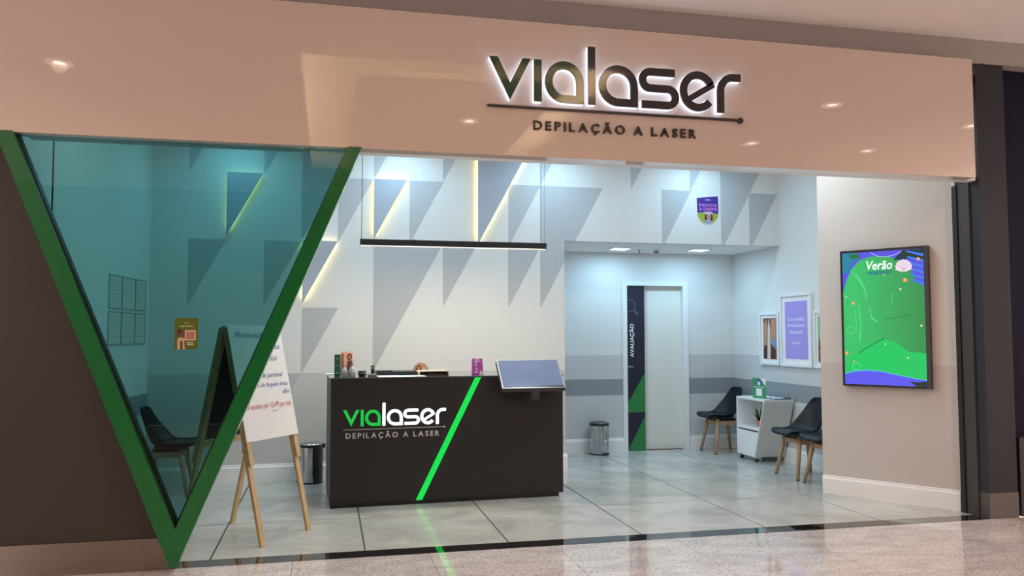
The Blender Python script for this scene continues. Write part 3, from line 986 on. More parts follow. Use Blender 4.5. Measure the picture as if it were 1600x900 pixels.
finish(tube(B(), [(0.49, 0, 0.054), (0.49, 0, 0.064)], 0.008, seg=10), 'clip', black_metal, pd_)
lamp('pendant_light', 'AREA', (0.876, 0, -0.012), 25, (1.0, 0.86, 0.66), 1.7, (0, 0, 0), 0.04, parent=pd_)
tag(finish(tube(B(), [(-1.80, 0.25, 1.6), (-1.797, 0.25, 2.4), (-1.80, 0.25, SHOP_CEIL)], 0.005, seg=8), 'hanging_cable', black_metal), 'thin black cable hanging at the far left behind the tinted glass', 'cable')

# ------------------------------------------------------------------ A-frame easel
E1, E2 = Vector((-0.437, 0.445)), Vector((-0.130, 0.876))
E3, E4 = Vector((-0.728, 1.248)), Vector((-1.035, 0.817))
EC = (E1 + E2 + E3 + E4) / 4
ez = 1.56
es = thing('wooden_easel', 'wooden A-frame easel with white written sheet and blackboard behind', 'easel', (EC.x, EC.y, 0))
def E3D(p, z):
    return Vector((p.x - EC.x, p.y - EC.y, z))
HN, HF = (E1 + E4) / 2, (E2 + E3) / 2
def beam(bm, a, b, across, w, t):
    """rectangular stick from a to b; 'across' is the width direction"""
    a, b = Vector(a), Vector(b)
    d = (b - a).normalized()
    x = (across - d * across.dot(d)).normalized()
    y = d.cross(x)
    vs = []
    for p in (a, b):
        vs.append([bm.verts.new(p + x * sx * w / 2 + y * sy * t / 2) for sx, sy in ((-1, -1), (1, -1), (1, 1), (-1, 1))])
    for k in range(4):
        bm.faces.new((vs[0][k], vs[0][(k + 1) % 4], vs[1][(k + 1) % 4], vs[1][k]))
    bm.faces.new(vs[0][::-1])
    bm.faces.new(vs[1])
    return bm
ax = Vector(((E2 - E1).x, (E2 - E1).y, 0)).normalized()
for f, h in ((E1, HN), (E2, HF), (E3, HF), (E4, HN)):
    finish(beam(B(), E3D(f, 0.0), E3D(h, ez), ax, 0.042, 0.022), 'leg', wood, es)
outw = Vector(((E1 - E4).x, (E1 - E4).y, 0)).normalized()
def on(f, h, t, off=0.0, side=1):
    p = E3D(f, 0) + (E3D(h, ez) - E3D(f, 0)) * t
    nrm = (outw * side * ez + Vector((0, 0, 1)) * ((E1 - E4).length / 2)).normalized()
    return p + nrm * off
for f, h in ((E1, HN), (E2, HF)):
    finish(beam(B(), on(f, h, 0.355, 0.022), on(f, h, 0.99, 0.022), ax, 0.042, 0.022), 'stile', wood, es)
for f, h in ((E4, HN), (E3, HF)):
    finish(beam(B(), on(f, h, 0.355, 0.022, -1), on(f, h, 0.99, 0.022, -1), ax, 0.042, 0.022), 'stile', wood, es)
def board(fa, ha, fb, hb, t0, t1, off, side, ext, thick, m, nm):
    bm = B()
    c = [on(fa, ha, t0, off, side) - ax * ext, on(fb, hb, t0, off, side) + ax * ext, on(fb, hb, t1, off, side) + ax * ext, on(fa, ha, t1, off, side) - ax * ext]
    nrm = (c[1] - c[0]).cross(c[3] - c[0]).normalized()
    a = [bm.verts.new(p) for p in c]
    b = [bm.verts.new(p + nrm * thick) for p in c]
    bm.faces.new(a)
    bm.faces.new(b[::-1])
    for k in range(4):
        bm.faces.new((a[k], a[(k + 1) % 4], b[(k + 1) % 4], b[k]))
    return finish(bm, nm, m, es)
board(E1, HN, E2, HF, 0.46, 1.0, 0.036, 1, 0.028, 0.006, paper_w, 'white_sheet')
board(E4, HN, E3, HF, 0.46, 0.985, 0.016, -1, -0.02, 0.006, chalk, 'blackboard')
finish(beam(B(), on(E4, HN, 0.44, 0.02, -1), on(E3, HF, 0.44, 0.02, -1), Vector((0, 0, 1)), 0.045, 0.02), 'rail', wood, es)
finish(beam(B(), E3D(HN, ez - 0.03), E3D(HF, ez - 0.03), Vector((0, 0, 1)), 0.03, 0.03), 'top_rail', wood, es)
# handwriting on the sheet: placed in the plane of the sheet
o0 = on(E1, HN, 0.46, 0.0445, 1) - ax * 0.028
uu = ax
vv = (on(E1, HN, 1.0, 0.0445, 1) - on(E1, HN, 0.46, 0.0445, 1)).normalized()
nn = uu.cross(vv)
WM = Matrix((uu, -nn, vv)).transposed().to_4x4()
WM.translation = o0
def write(body, m, x, z, w, h):
    o = text('handwriting', body, m, es, 0, 0, 0, width=w, height=h, shear=0.35, ext=0.0004, bold=-0.012)
    o.data.transform(WM @ Matrix.Translation((x, 0, z)))
write('10 sessões por 12x99 por mês', ink_red, 0.05, 0.215, 0.515, 0.055)
finish(tube(B(), [WM @ Vector((0.33, -0.001, 0.205)), WM @ Vector((0.36, -0.001, 0.198)), WM @ Vector((0.40, -0.001, 0.207))], 0.0016, seg=5), 'handwriting', ink_red, es)
write('virilha de biquini linha', ink_blue, 0.11, 0.375, 0.45, 0.045)
write('alba', ink_blue, 0.48, 0.325, 0.085, 0.036)
write('região de perianal', ink_blue, 0.12, 0.445, 0.40, 0.05)
write('axilas', ink_blue, 0.335, 0.585, 0.15, 0.042)
write('virilha', ink_blue, 0.385, 0.675, 0.15, 0.042)
write('Promoção', ink_blue, 0.06, 0.755, 0.34, 0.055)

# ------------------------------------------------------------------ chairs (facing local +x)
def make_chair(label, loc, rot):
    t = thing('shell_chair', label, 'chair', loc, rot, 'black shell chairs with wooden legs')
    prof = [(0.275, 0.440, 0.150), (0.278, 0.462, 0.185), (0.250, 0.474, 0.205), (0.170, 0.462, 0.228), (0.060, 0.445, 0.240), (-0.050, 0.440, 0.238),
            (-0.115, 0.458, 0.230), (-0.155, 0.505, 0.222), (-0.180, 0.575, 0.212), (-0.205, 0.655, 0.200), (-0.228, 0.730, 0.180), (-0.244, 0.785, 0.148), (-0.250, 0.818, 0.095)]
    n = 10
    bm = B()
    rows = []
    for i, (px, pz, hw) in enumerate(prof):
        k = i / (len(prof) - 1)
        row = []
        for j in range(n + 1):
            s = -1 + 2 * j / n
            q = abs(s) ** 2.4
            lift = 0.030 * q * (1 - k) * (1 if i > 1 else 0.3)
            mid = math.exp(-((k - 0.52) / 0.20) ** 2)
            fwd = (0.055 * min(1, max(0, (k - 0.35) / 0.25)) + 0.075 * mid) * q
            row.append(bm.verts.new((px + fwd, s * hw, pz + lift + 0.055 * mid * q)))
        rows.append(row)
    for a, b in zip(rows, rows[1:]):
        for j in range(n):
            bm.faces.new((a[j], a[j + 1], b[j + 1], b[j]))
    sh = finish(bm, 'seat_shell', black_shell, t, True)
    md = sh.modifiers.new('thickness', 'SOLIDIFY')
    md.thickness = 0.014
    md.offset = 0
    ms = sh.modifiers.new('smooth', 'SUBSURF')
    ms.levels = ms.render_levels = 1
    # seat cushion
    bm = B()
    ring = []
    for rr, zz in ((0.0, 0.488), (0.6, 0.486), (0.86, 0.480), (0.97, 0.470), (1.0, 0.460), (0.97, 0.452), (0.6, 0.450), (0.0, 0.450)):
        if rr == 0:
            ring.append([bm.verts.new((0.08, 0, zz))])
        else:
            pts = []
            for k in range(28):
                th = 2 * pi * k / 28
                cx_, sy_ = cos(th), sin(th)
                e = 2 / 3.2
                pts.append(bm.verts.new((0.08 + rr * 0.185 * math.copysign(abs(cx_) ** e, cx_), rr * 0.205 * math.copysign(abs(sy_) ** e, sy_), zz + 0.012 * max(0, cx_ * rr) - 0.004)))
            ring.append(pts)
    for a, b in zip(ring, ring[1:]):
        for k in range(28):
            j = (k + 1) % 28
            if len(a) == 1:
                bm.faces.new((a[0], b[k], b[j]))
            elif len(b) == 1:
                bm.faces.new((a[k], a[j], b[0]))
            else:
                bm.faces.new((a[k], a[j], b[j], b[k]))
    finish(bm, 'seat_cushion', black_pad, t, True)
    for sx in (1, -1):
        for sy in (1, -1):
            bm = B()
            tube(bm, [(sx * 0.130 + 0.005, sy * 0.135, 0.425), (sx * 0.168 + 0.002, sy * 0.170, 0.21), (sx * 0.205, sy * 0.205, 0.006)], 0.0275, 0.0165, seg=8)
            lg = finish(bm, 'leg', wood_leg, t, True)
            finish(lathe(B(), [(0, 0), (0.0165, 0), (0.0165, 0.010), (0, 0.010)], 12, (sx * 0.205, sy * 0.205)), 'foot_pad', black_metal, lg)
    bm = B()
    for sy in (1, -1):
        box(bm, -0.13, 0.14, sy * 0.142 - 0.010, sy * 0.142 + 0.010, 0.352, 0.404)
    for sx in (1, -1):
        box(bm, sx * 0.136 - 0.010, sx * 0.136 + 0.012, -0.132, 0.132, 0.354, 0.402)
    finish(bm, 'apron', wood_leg, t)
    finish(box(B(), -0.12, 0.13, -0.12, 0.12, 0.404, 0.432), 'seat_mount', black_metal, t)
    return t
ch0 = make_chair('black shell chair in the niche corner, left of the white cabinet', (4.915, 3.945, 0), pi)
dup(ch0, (4.905, 2.120, 0), pi, 'black shell chair right of the white cabinet under the pictures')
dup(ch0, (4.905, 1.590, 0), pi, 'black shell chair mostly hidden behind the angled wall')
dup(ch0, (-1.465, 2.660, 0), 0, 'black shell chair behind the tinted glass at the left wall')

# ------------------------------------------------------------------ white cabinet on castors (front faces -x)
X0, X1 = 4.862, 5.235
cabt = thing('white_cabinet', 'white cabinet on castors with one slanted side and open shelf', 'cabinet', ((X0 + X1) / 2, 3.2, 0))
ccx, ccy = (X0 + X1) / 2, 3.2
def cabpoly(name, pts, xa_, xb_, m=white_lam):
    bm = B()
    a = [bm.verts.new((xa_ - ccx, y - ccy, z)) for y, z in pts]
    b = [bm.verts.new((xb_ - ccx, y - ccy, z)) for y, z in pts]
    bm.faces.new(a)
    bm.faces.new(b[::-1])
    n = len(pts)
    for i in range(n):
        bm.faces.new((a[i], a[(i + 1) % n], b[(i + 1) % n], b[i]))
    return finish(bm, name, m, cabt)
zb_, zt_ = 0.060, 0.742
yn_ = lambda z: 3.052 - (z - zb_) / (zt_ - zb_) * 0.230
yf = 3.482
th = 0.024
cabpoly('top_panel', [(yf, zt_ - th), (yf, zt_), (yn_(zt_), zt_), (yn_(zt_ - th), zt_ - th)], X0, X1)
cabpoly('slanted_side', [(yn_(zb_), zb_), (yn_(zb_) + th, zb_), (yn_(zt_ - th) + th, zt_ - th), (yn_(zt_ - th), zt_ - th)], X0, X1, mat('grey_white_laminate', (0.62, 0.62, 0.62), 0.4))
cabpoly('far_side', [(yf, zb_), (yf, zt_ - th), (yf - th, zt_ - th), (yf - th, zb_)], X0, X1)
cabpoly('bottom_panel', [(yn_(zb_) + th, zb_), (yf - th, zb_), (yf - th, zb_ + th), (yn_(zb_ + th) + th, zb_ + th)], X0, X1)
cabpoly('shelf', [(yn_(0.372) + th, 0.372), (yf - th, 0.372), (yf - th, 0.396), (yn_(0.396) + th, 0.396)], X0, X1)
cabpoly('back_panel', [(yn_(zb_) + th, zb_ + th), (yf - th, zb_ + th), (yf - th, zt_ - th), (yn_(zt_ - th) + th, zt_ - th)], X1 - 0.012, X1)
cabpoly('door', [(yn_(zb_ + th) + th + 0.002, zb_ + th + 0.002), (yf - th - 0.002, zb_ + th + 0.002), (yf - th - 0.002, 0.352), (yn_(0.352) + th + 0.002, 0.352)], X0 + 0.004, X0 + 0.022)
for x in (X0 + 0.04, X1 - 0.04):
    for y in (3.09, 3.44):
        bm = B()
        tube(bm, [(x - ccx, y - ccy - 0.011, 0.022), (x - ccx, y - ccy + 0.011, 0.022)], 0.022, seg=16)
        cst = finish(bm, 'castor', black_metal, cabt)
        finish(box(B(), x - ccx - 0.016, x - ccx + 0.016, y - ccy - 0.016, y - ccy + 0.016, 0.040, 0.060), 'castor_fork', chrome, cst)
# things on and in the cabinet
cd = thing('display_card', 'green acrylic display card standing on the white cabinet', 'card', (4.93, 3.06, zt_), -pi / 2 + 0.30)
finish(plate(B(), [[(-0.10, 0), (0.10, 0), (0.10, 0.145), (0.02, 0.235), (-0.10, 0.235)]], 0, 0.004), 'card', card_green, cd)
finish(plate(B(), [[(0.10, 0.145), (0.10, 0.235), (0.02, 0.235)]], 0, 0.004), 'white_corner', paper_w, cd)
finish(plate(B(), [rect(-0.045, 0.045, 0.03, 0.115)], -0.001, 0), 'print_square', paper_w, cd)
finish(plate(B(), [disc(0.0, 0.185, 0.035, 18)], -0.001, 0), 'print_disc', mat('blue_print', lin(60, 84, 150), 0.5), cd)
finish(plate(B(), [rect(-0.02, 0.02, 0.155, 0.195)], -0.002, -0.001), 'print_icon', pale_ink, cd)
finish(plate(B(), [rect(-0.085, 0.085, 0.130, 0.138)], -0.001, 0), 'print_line', pale_ink, cd)
finish(box(B(), -0.10, 0.10, 0.004, 0.05, 0, 0.004), 'foot', clear_glass, cd)
mg = thing('magazine', 'open magazine with pale pages lying on the white cabinet', 'magazine', (5.08, 2.97, zt_), -pi / 2)
for sgn in (-1, 1):
    bm = B()
    ra = []
    for i in range(7):
        t = i / 6
        x = sgn * 0.15 * t
        z = 0.004 + 0.016 * sin(pi * min(1, t * 1.2)) * (1 - t) + (0.01 * t if sgn > 0 else 0)
        ra.append([bm.verts.new((x, -0.09, z)), bm.verts.new((x, 0.09, z))])
    for a, b in zip(ra, ra[1:]):
        bm.faces.new((a[0], b[0], b[1], a[1]))
    r = bmesh.ops.extrude_face_region(bm, geom=bm.faces[:])
    bmesh.ops.translate(bm, vec=(0, 0, -0.0035), verts=[g for g in r['geom'] if isinstance(g, bmesh.types.BMVert)])
    finish(bm, 'pages', mat('pale_blue_page', (0.62, 0.66, 0.82), 0.5), mg)
tag(finish(box(B(), -0.03, 0.03, -0.05, 0.05, 0, 0.02, 0.004), 'wallet_case', mat('navy_case', (0.03, 0.04, 0.12), 0.5), None, loc=(5.17, 2.875, zt_)), 'small navy case on the right end of the white cabinet', 'case')
pt = thing('potted_succulent', 'small succulent in a terracotta pot on the cabinet shelf', 'plant', (5.00, 3.185, 0.396))
finish(lathe(B(), [(0, 0), (0.036, 0), (0.050, 0.075), (0.044, 0.075), (0.040, 0.062), (0, 0.062)], 22), 'pot', clay, pt)
for k in range(13):
    a = 2 * pi * k / 13 * 2.2 + 0.3
    sp_ = 0.035 + 0.075 * ((k * 7) % 13) / 13
    hh = 0.20 - 0.9 * sp_ + 0.02 * (k % 3)
    p0, p1, p2 = Vector((0.012 * cos(a), 0.012 * sin(a), 0.06)), Vector((sp_ * 0.6 * cos(a), sp_ * 0.6 * sin(a), 0.06 + hh * 0.55)), Vector((sp_ * 1.25 * cos(a), sp_ * 1.25 * sin(a), 0.06 + hh))
    bm = B()
    tube(bm, [p0, p1, p2], 0.011, 0.0015, seg=6, aspect=0.5)
    finish(bm, 'leaf', leaf_m, pt, True)

# ------------------------------------------------------------------ pedal bins
def pedal_bin(label, loc, rot, r, h, dark=False):
    t = thing('pedal_bin', label, 'bin', loc, rot, 'small pedal bins')
    finish(lathe(B(), [(0, 0), (r * 1.02, 0), (r * 1.02, 0.016), (0, 0.016)], 32), 'base_ring', black_metal, t)
    finish(lathe(B(), [(0, 0.016), (r, 0.016), (r, h - 0.04), (0, h - 0.04)], 40), 'body', chrome, t, False)
    finish(lathe(B(), [(0, h - 0.04), (r * 1.03, h - 0.04), (r * 1.05, h - 0.018), (0, h - 0.018)], 40), 'rim', black_metal, t)
    finish(lathe(B(), [(0, h - 0.018), (r * 1.03, h - 0.018), (r * 1.02, h - 0.008), (r * 0.7, h + 0.004), (0, h + 0.008)], 40), 'lid', steel_dull if not dark else chrome, t, True)
    finish(box(B(), -0.035, 0.035, -r - 0.035, -r + 0.01, 0.014, 0.026, 0.003), 'pedal', black_metal, t)
    finish(box(B(), -0.03, 0.03, r - 0.004, r + 0.022, h - 0.055, h - 0.012), 'hinge', black_metal, t)
    return t
b1 = pedal_bin('polished steel pedal bin by the niche wall, left of the door', (3.322, 4.120, 0), 0.35, 0.118, 0.398)
finish(tube(B(), [(0.0, -0.1195, 0.175), (0.0, -0.1185, 0.175)], 0.017, seg=18), 'badge', paper_w, b1)
b2 = pedal_bin('steel and black pedal bin between the easel and the counter', (-0.150, 2.930, 0), -1.3, 0.112, 0.400, True)
bm = B()
seg = 12
ra = []
for k in range(seg + 1):
    a = radians(-5 + 100 * k / seg)
    ra.append([bm.verts.new((0.1135 * cos(a), 0.1135 * sin(a), z)) for z in (0.016, 0.358)])
for a, b in zip(ra, ra[1:]):
    bm.faces.new((a[0], b[0], b[1], a[1]))
finish(bm, 'black_back_shell', black_metal, b2, True)

# ------------------------------------------------------------------ door
dr = bpy.data.objects.new('door_1', None)
COL.objects.link(dr)
dr.location = (3.70, YN, 0)
struct(dr, 'cream sliding door in a white frame with AVALIAÇÃO print')
dx = 3.70
bm = B()
box(bm, 0.0, 0.058, -0.02, 0.11, 0, 2.176)
finish(bm, 'jamb', white_trim, dr)
finish(box(B(), 0.832, 0.905, -0.02, 0.11, 0, 2.176), 'jamb', white_trim, dr)
finish(box(B(), 0.058, 0.832, -0.02, 0.11, 2.121, 2.176), 'head_jamb', white_trim, dr)
lf = finish(box(B(), 0.055, 0.835, 0.06, 0.10, 0.008, 2.121), 'door_leaf', door_m, dr)
finish(box(B(), 0.058, 0.300, -0.005, 0.06, 0.004, 2.121), 'print_panel', navy_m, dr)
finish(plate(B(), [[(0.300, 1.00), (0.300, 0.49), (0.058, 0.49), (0.058, 0.60)]], -0.0065, -0.005), 'green_triangle', green_print, dr)
finish(plate(B(), [[(0.300, 0.455), (0.300, 0.005), (0.062, 0.005)]], -0.0065, -0.005), 'green_triangle', green_print, dr)
text('door_lettering', 'AVALIAÇÃO', paper_w, dr, 0.125, -0.007, 1.412, width=0.43, height=0.074, bold=0.02, spin=pi / 2, center=True, ext=0.0008)
text('door_lettering', 'vialaser', pale_ink, dr, 0.105, -0.007, 1.078, width=0.085, height=0.018, center=True, ext=0.0008)
mgp = ribbon(arc(0.098, 1.862, 0.078, -110, 110, 22), 0.014) + ribbon([(0.15, 1.805), (0.215, 1.745)], 0.034)
finish(plate(B(), mgp, -0.0062, -0.005), 'magnifier_print', grey_print, dr)

# ------------------------------------------------------------------ framed pictures on the right wall
def picture(label, y0, y1, z0, z1, iy, iz, base):
    """frame between y0 (far) and y1 (near); iy/iz = width of frame+mat"""
    t = thing('framed_picture', label, 'picture', (XR, y0, z0), -pi / 2, 'white framed pictures on the right wall')
    w, h = y0 - y1, z1 - z0
    f = 0.030
    for r in ((0, w, 0, f), (0, w, h - f, h), (0, f, f, h - f), (w - f, w, f, h - f)):
        finish(box(B(), r[0], r[1], -0.035, -0.002, r[2], r[3], 0.002), 'frame_bar', white_lam, t)
    finish(box(B(), f, w - f, -0.016, -0.004, f, h - f), 'mat_board', paper_w, t)
    pr = finish(box(B(), iy, w - iy, -0.018, -0.016, iz, h - iz), 'print', base, t)
    return t, w, h
t, w, h = picture('narrow framed photo of crossed limbs, leftmost of the three pictures', 3.575, 3.135, 1.118, 1.756, 0.070, 0.070, skin_b)
finish(plate(B(), [[(0.075, 0.24), (0.16, 0.24), (0.19, 0.44), (0.15, 0.55), (0.075, 0.50)]], -0.0195, -0.018), 'print_shape', skin_a, t)
finish(plate(B(), [[(0.235, 0.26), (0.365, 0.22), (0.365, 0.56), (0.26, 0.56)]], -0.0195, -0.018), 'print_shape', skin_a, t)
finish(plate(B(), [[(0.16, 0.075), (0.23, 0.075), (0.235, 0.45), (0.20, 0.56), (0.18, 0.40)]], -0.0195, -0.018), 'print_shape', mat('pale_print', lin(226, 204, 190), 0.5), t)
finish(plate(B(), [[(0.25, 0.26), (0.365, 0.19), (0.365, 0.30), (0.29, 0.34)]], -0.0205, -0.0195), 'print_shape', denim, t)
finish(plate(B(), [[(0.08, 0.075), (0.15, 0.075), (0.16, 0.23), (0.09, 0.20)], [(0.25, 0.075), (0.33, 0.075), (0.34, 0.19), (0.26, 0.22)]], -0.0205, -0.018), 'print_shape', skin_c, t)
t, w, h = picture('tall framed lilac poster with white text, middle of the three pictures', 3.100, 2.455, 1.116, 1.960, 0.092, 0.090, lilac)
for body, z, wd in (('Se os padrões', 0.545, 0.34), ('te incomodarem,', 0.475, 0.36), ('desapegue!', 0.395, 0.26), ('#vialaser', 0.275, 0.17)):
    text('poster_text', body, pale_ink, t, w / 2, -0.0185, z, width=wd, height=0.052 if z > 0.3 else 0.034, bold=0.02, ext=0.0006, center=True)
t, w, h = picture('framed photo with mint background, half hidden behind the angled wall', 2.415, 1.985, 1.118, 1.754, 0.066, 0.066, mint)
finish(plate(B(), [[(0.07, 0.07), (0.20, 0.07), (0.22, 0.20), (0.20, 0.34), (0.14, 0.40), (0.08, 0.30)]], -0.0195, -0.018), 'print_shape', skin_b, t)
finish(plate(B(), [disc(0.17, 0.46, 0.045, 18, 0.06)], -0.0195, -0.018), 'print_shape', skin_c, t)
finish(plate(B(), [rect(0.075, 0.22, 0.215, 0.235)], -0.0205, -0.0195), 'print_shape', skin_c, t)

# ------------------------------------------------------------------ wall screen on the angled wall
tv = thing('wall_screen', 'portrait wall screen showing a green and blue vialaser summer advert', 'screen', (TA.x, TA.y, 0), TROT)
s0, s1, z0, z1 = 0.226, 0.986, 1.016, 2.264
dpt = 0.055
finish(box(B(), s0, s1, -dpt, 0.0, z0, z1, 0.004), 'housing', bezel, tv)
yy = -dpt - 0.0005
W_, H_ = s1 - s0, z1 - z0
a0, a1, b0, b1_ = s0 + 0.024, s1 - 0.034, z0 + 0.020, z1 - 0.024
scr = finish(box(B(), a0, a1, yy - 0.001, yy + 0.002, b0, b1_), 'display', emat('screen_blue', (0.10, 0.085, 0.80), 0.85), tv)
X_ = lambda f: a0 + f * (a1 - a0)
Z_ = lambda f: b0 + f * (b1_ - b0)
def scrp(name, polys, m, layer):
    finish(plate(B(), [[(X_(min(1, max(0, x))), Z_(min(1, max(0, z)))) for x, z in p] for p in polys], yy - 0.001 - 0.0006 * layer, yy - 0.001 - 0.0006 * layer + 0.0005), name, m, scr)
g1 = emat('screen_green_a', (0.045, 0.52, 0.12), 0.85)
_nt = g1.node_tree
_tc = _nt.nodes.new('ShaderNodeTexCoord')
_sp = _nt.nodes.new('ShaderNodeSeparateXYZ')
_nt.links.new(_tc.outputs['Generated'], _sp.inputs[0])
_rp = _nt.nodes.new('ShaderNodeValToRGB')
_rp.color_ramp.elements[0].color = (0.035, 0.56, 0.15, 1)
_rp.color_ramp.elements[0].position = 0.15
_rp.color_ramp.elements[1].color = (0.03, 0.27, 0.075, 1)
_rp.color_ramp.elements[1].position = 0.95
_nt.links.new(_sp.outputs[0], _rp.inputs[0])
_nt.links.new(_rp.outputs[0], _nt.nodes['Principled BSDF'].inputs['Emission Color'])
g2 = emat('screen_green_b', (0.006, 0.60, 0.13), 0.85)
g3 = emat('screen_green_c', (0.05, 0.34, 0.12), 0.95)
top = [(0, 0.70), (0.05, 0.80), (0.12, 0.88), (0.22, 0.94), (0.36, 0.965), (0.60, 0.955), (0.80, 0.90), (0.86, 0.84), (0.90, 0.78), (1, 0.74)]
scrp('green_field', [[(0, 0.08)] + top + [(1, 0.06)]], g1, 1)
scrp('green_hill', [[(0, 0.12), (0.12, 0.22), (0.30, 0.30), (0.52, 0.345), (0.66, 0.31), (0.80, 0.25), (1, 0.24), (1, 0.05), (0, 0.05)]], g2, 3)
scrp('blue_wave', [[(0, 0.0), (0, 0.075), (0.12, 0.095), (0.28, 0.105), (0.45, 0.10), (0.65, 0.078), (0.85, 0.055), (1, 0.045), (1, 0)]], emat('screen_blue_b', (0.10, 0.10, 0.85), 0.9), 4)
scrp('wave_line', [ [(0, 0.075), (0.12, 0.095), (0.28, 0.105), (0.45, 0.10), (0.65, 0.078), (0.85, 0.055), (1, 0.045), (1, 0.049), (0.85, 0.060), (0.65, 0.083), (0.45, 0.106), (0.28, 0.111), (0.12, 0.101), (0, 0.08)]], emat('screen_cyan', (0.10, 0.55, 0.85), 0.9), 5)
dk = emat('screen_dark_leaf', (0.004, 0.035, 0.025), 0.8)
scrp('dark_leaf', [[(0.80, 0.035), (0.90, 0.03), (1, 0.04), (1, 0.0), (0.88, 0.0)]], dk, 6)
scrp('dark_leaf', [[(0.64, 0.925), (0.75, 0.995), (1, 1), (1, 0.92), (0.85, 0.935)]], dk, 2)
scrp('leaf', [[(0, 0.84), (0, 1), (0.20, 1), (0.24, 0.955), (0.12, 0.925), (0.10, 0.86)]], emat('screen_teal', (0.008, 0.22, 0.36), 0.9), 2)
scrp('leaf', [[(0.08, 0.99), (0.20, 0.99), (0.23, 0.962), (0.12, 0.95)]], emat('screen_leaf_green', (0.01, 0.16, 0.05), 0.9), 3)
for k in range(6):
    zc_ = 0.73 + 0.042 * k
    scrp('palm_blade', [[(1, zc_), (0.84 - 0.01 * k, zc_ + 0.045), (0.86 - 0.01 * k, zc_ + 0.052), (1, zc_ + 0.022)]], emat('screen_palm', (0.04, 0.20, 0.88), 0.9), 3)
scrp('line_curve', ribbon([(0.36, 0.995), (0.44, 0.965), (0.54, 0.955), (0.64, 0.962), (0.74, 0.985)], 0.004), emat('screen_pale_line', (0.6, 0.65, 0.95), 0.9), 4)
shell_c = (0.765, 0.885)
sh_pts = []
for k in range(9):
    a = radians(200 - 220 * k / 8)
    for q in (-8, 0, 8):
        rr = 0.105 if q == 0 else 0.095
        sh_pts.append((shell_c[0] + rr * cos(a - radians(q)), shell_c[1] - 0.012 + 0.54 * rr * sin(a - radians(q))))
scrp('shell_picture', [sh_pts + [(0.86, 0.855), (0.80, 0.838), (0.73, 0.838), (0.67, 0.855)]], emat('screen_shell', (0.86, 0.72, 0.84), 0.9), 5)
for k in range(5):
    a = radians(150 - 30 * k)
    scrp('shell_rib', ribbon([(0.765, 0.845), (0.765 + 0.085 * cos(a), 0.868 + 0.05 * sin(a))], 0.004), emat('screen_rib', (0.62, 0.42, 0.66), 0.8), 6)
od = emat('screen_orange', (0.95, 0.36, 0.12), 0.95)
yd = emat('screen_yellow', (0.80, 0.75, 0.30), 0.95)
for x, z, r, m_ in ((0.78, 0.775, 0.026, od), (0.72, 0.71, 0.014, yd), (0.53, 0.825, 0.012, yd), (0.94, 0.925, 0.022, od), (0.13, 0.615, 0.02, od), (0.04, 0.665, 0.011, yd), (0.955, 0.44, 0.014, yd),
                    (0.03, 0.235, 0.022, od), (0.12, 0.175, 0.012, od), (0.52, 0.305, 0.010, yd), (0.79, 0.205, 0.011, yd)):
    scrp('dot', [[(x + r * cos(2 * pi * k / 14), z + r * 0.56 * sin(2 * pi * k / 14)) for k in range(14)]], m_, 6)
lg_ = emat('screen_green_light', (0.10, 0.66, 0.25), 1.0)
for k, (pts) in enumerate(([(0.18, 0.83), (0.27, 0.74), (0.31, 0.66)], [(0.12, 0.86), (0.24, 0.76), (0.30, 0.63)], [(0.33, 0.58), (0.36, 0.50), (0.42, 0.47)], [(0.63, 0.68), (0.60, 0.60)], [(0.20, 0.60), (0.22, 0.45), (0.20, 0.32)], [(0.15, 0.56), (0.17, 0.40)])):
    scrp('fold_line', ribbon(pts, 0.010 if k % 2 == 0 else 0.006), lg_, 2.5)
scrp('dark_stroke', ribbon([(0.18, 0.235), (0.34, 0.295), (0.52, 0.352)], 0.006), emat('screen_dark_green', (0.004, 0.14, 0.03), 0.9), 5)
scrp('dark_stroke', ribbon([(0.52, 0.485), (0.66, 0.50), (0.84, 0.525)], 0.003), emat('screen_dark_green', (0.004, 0.14, 0.03), 0.9), 5)
for cx_, cz_, r in ((0.09, 0.41, 0.05), (0.15, 0.135, 0.05)):
    scrp('ring_outline', ribbon([(cx_ + r * cos(2 * pi * k / 18), cz_ + 0.56 * r * sin(2 * pi * k / 18)) for k in range(19)], 0.006), lg_, 4)
text('screen_title', 'Verão', emat('screen_white', (0.92, 0.98, 0.96), 1.0), tv, X_(0.47), yy - 0.0055, Z_(0.896), width=0.225, height=0.082, shear=0.2, bold=0.015, ext=0.0004, center=True)
for i, (ch, polys) in enumerate(LOGO):
    finish(plate(B(), [[(X_(0.31) + x * 0.0345, Z_(0.826) + z * 0.030) for x, z in p] for p in polys], yy - 0.006, yy - 0.0055), 'screen_logo_letter', emat('screen_logo_blue', (0.004, 0.10, 0.34), 0.8), scr)
finish(box(B(), s1 - 0.030, s1, -dpt - 0.001, -dpt, z0, z1), 'bezel_edge', dark_grey, tv)
finish(box(B(), s0 - 0.006, s0, -0.03, -0.022, 1.60, 1.64), 'side_button', bezel, tv)

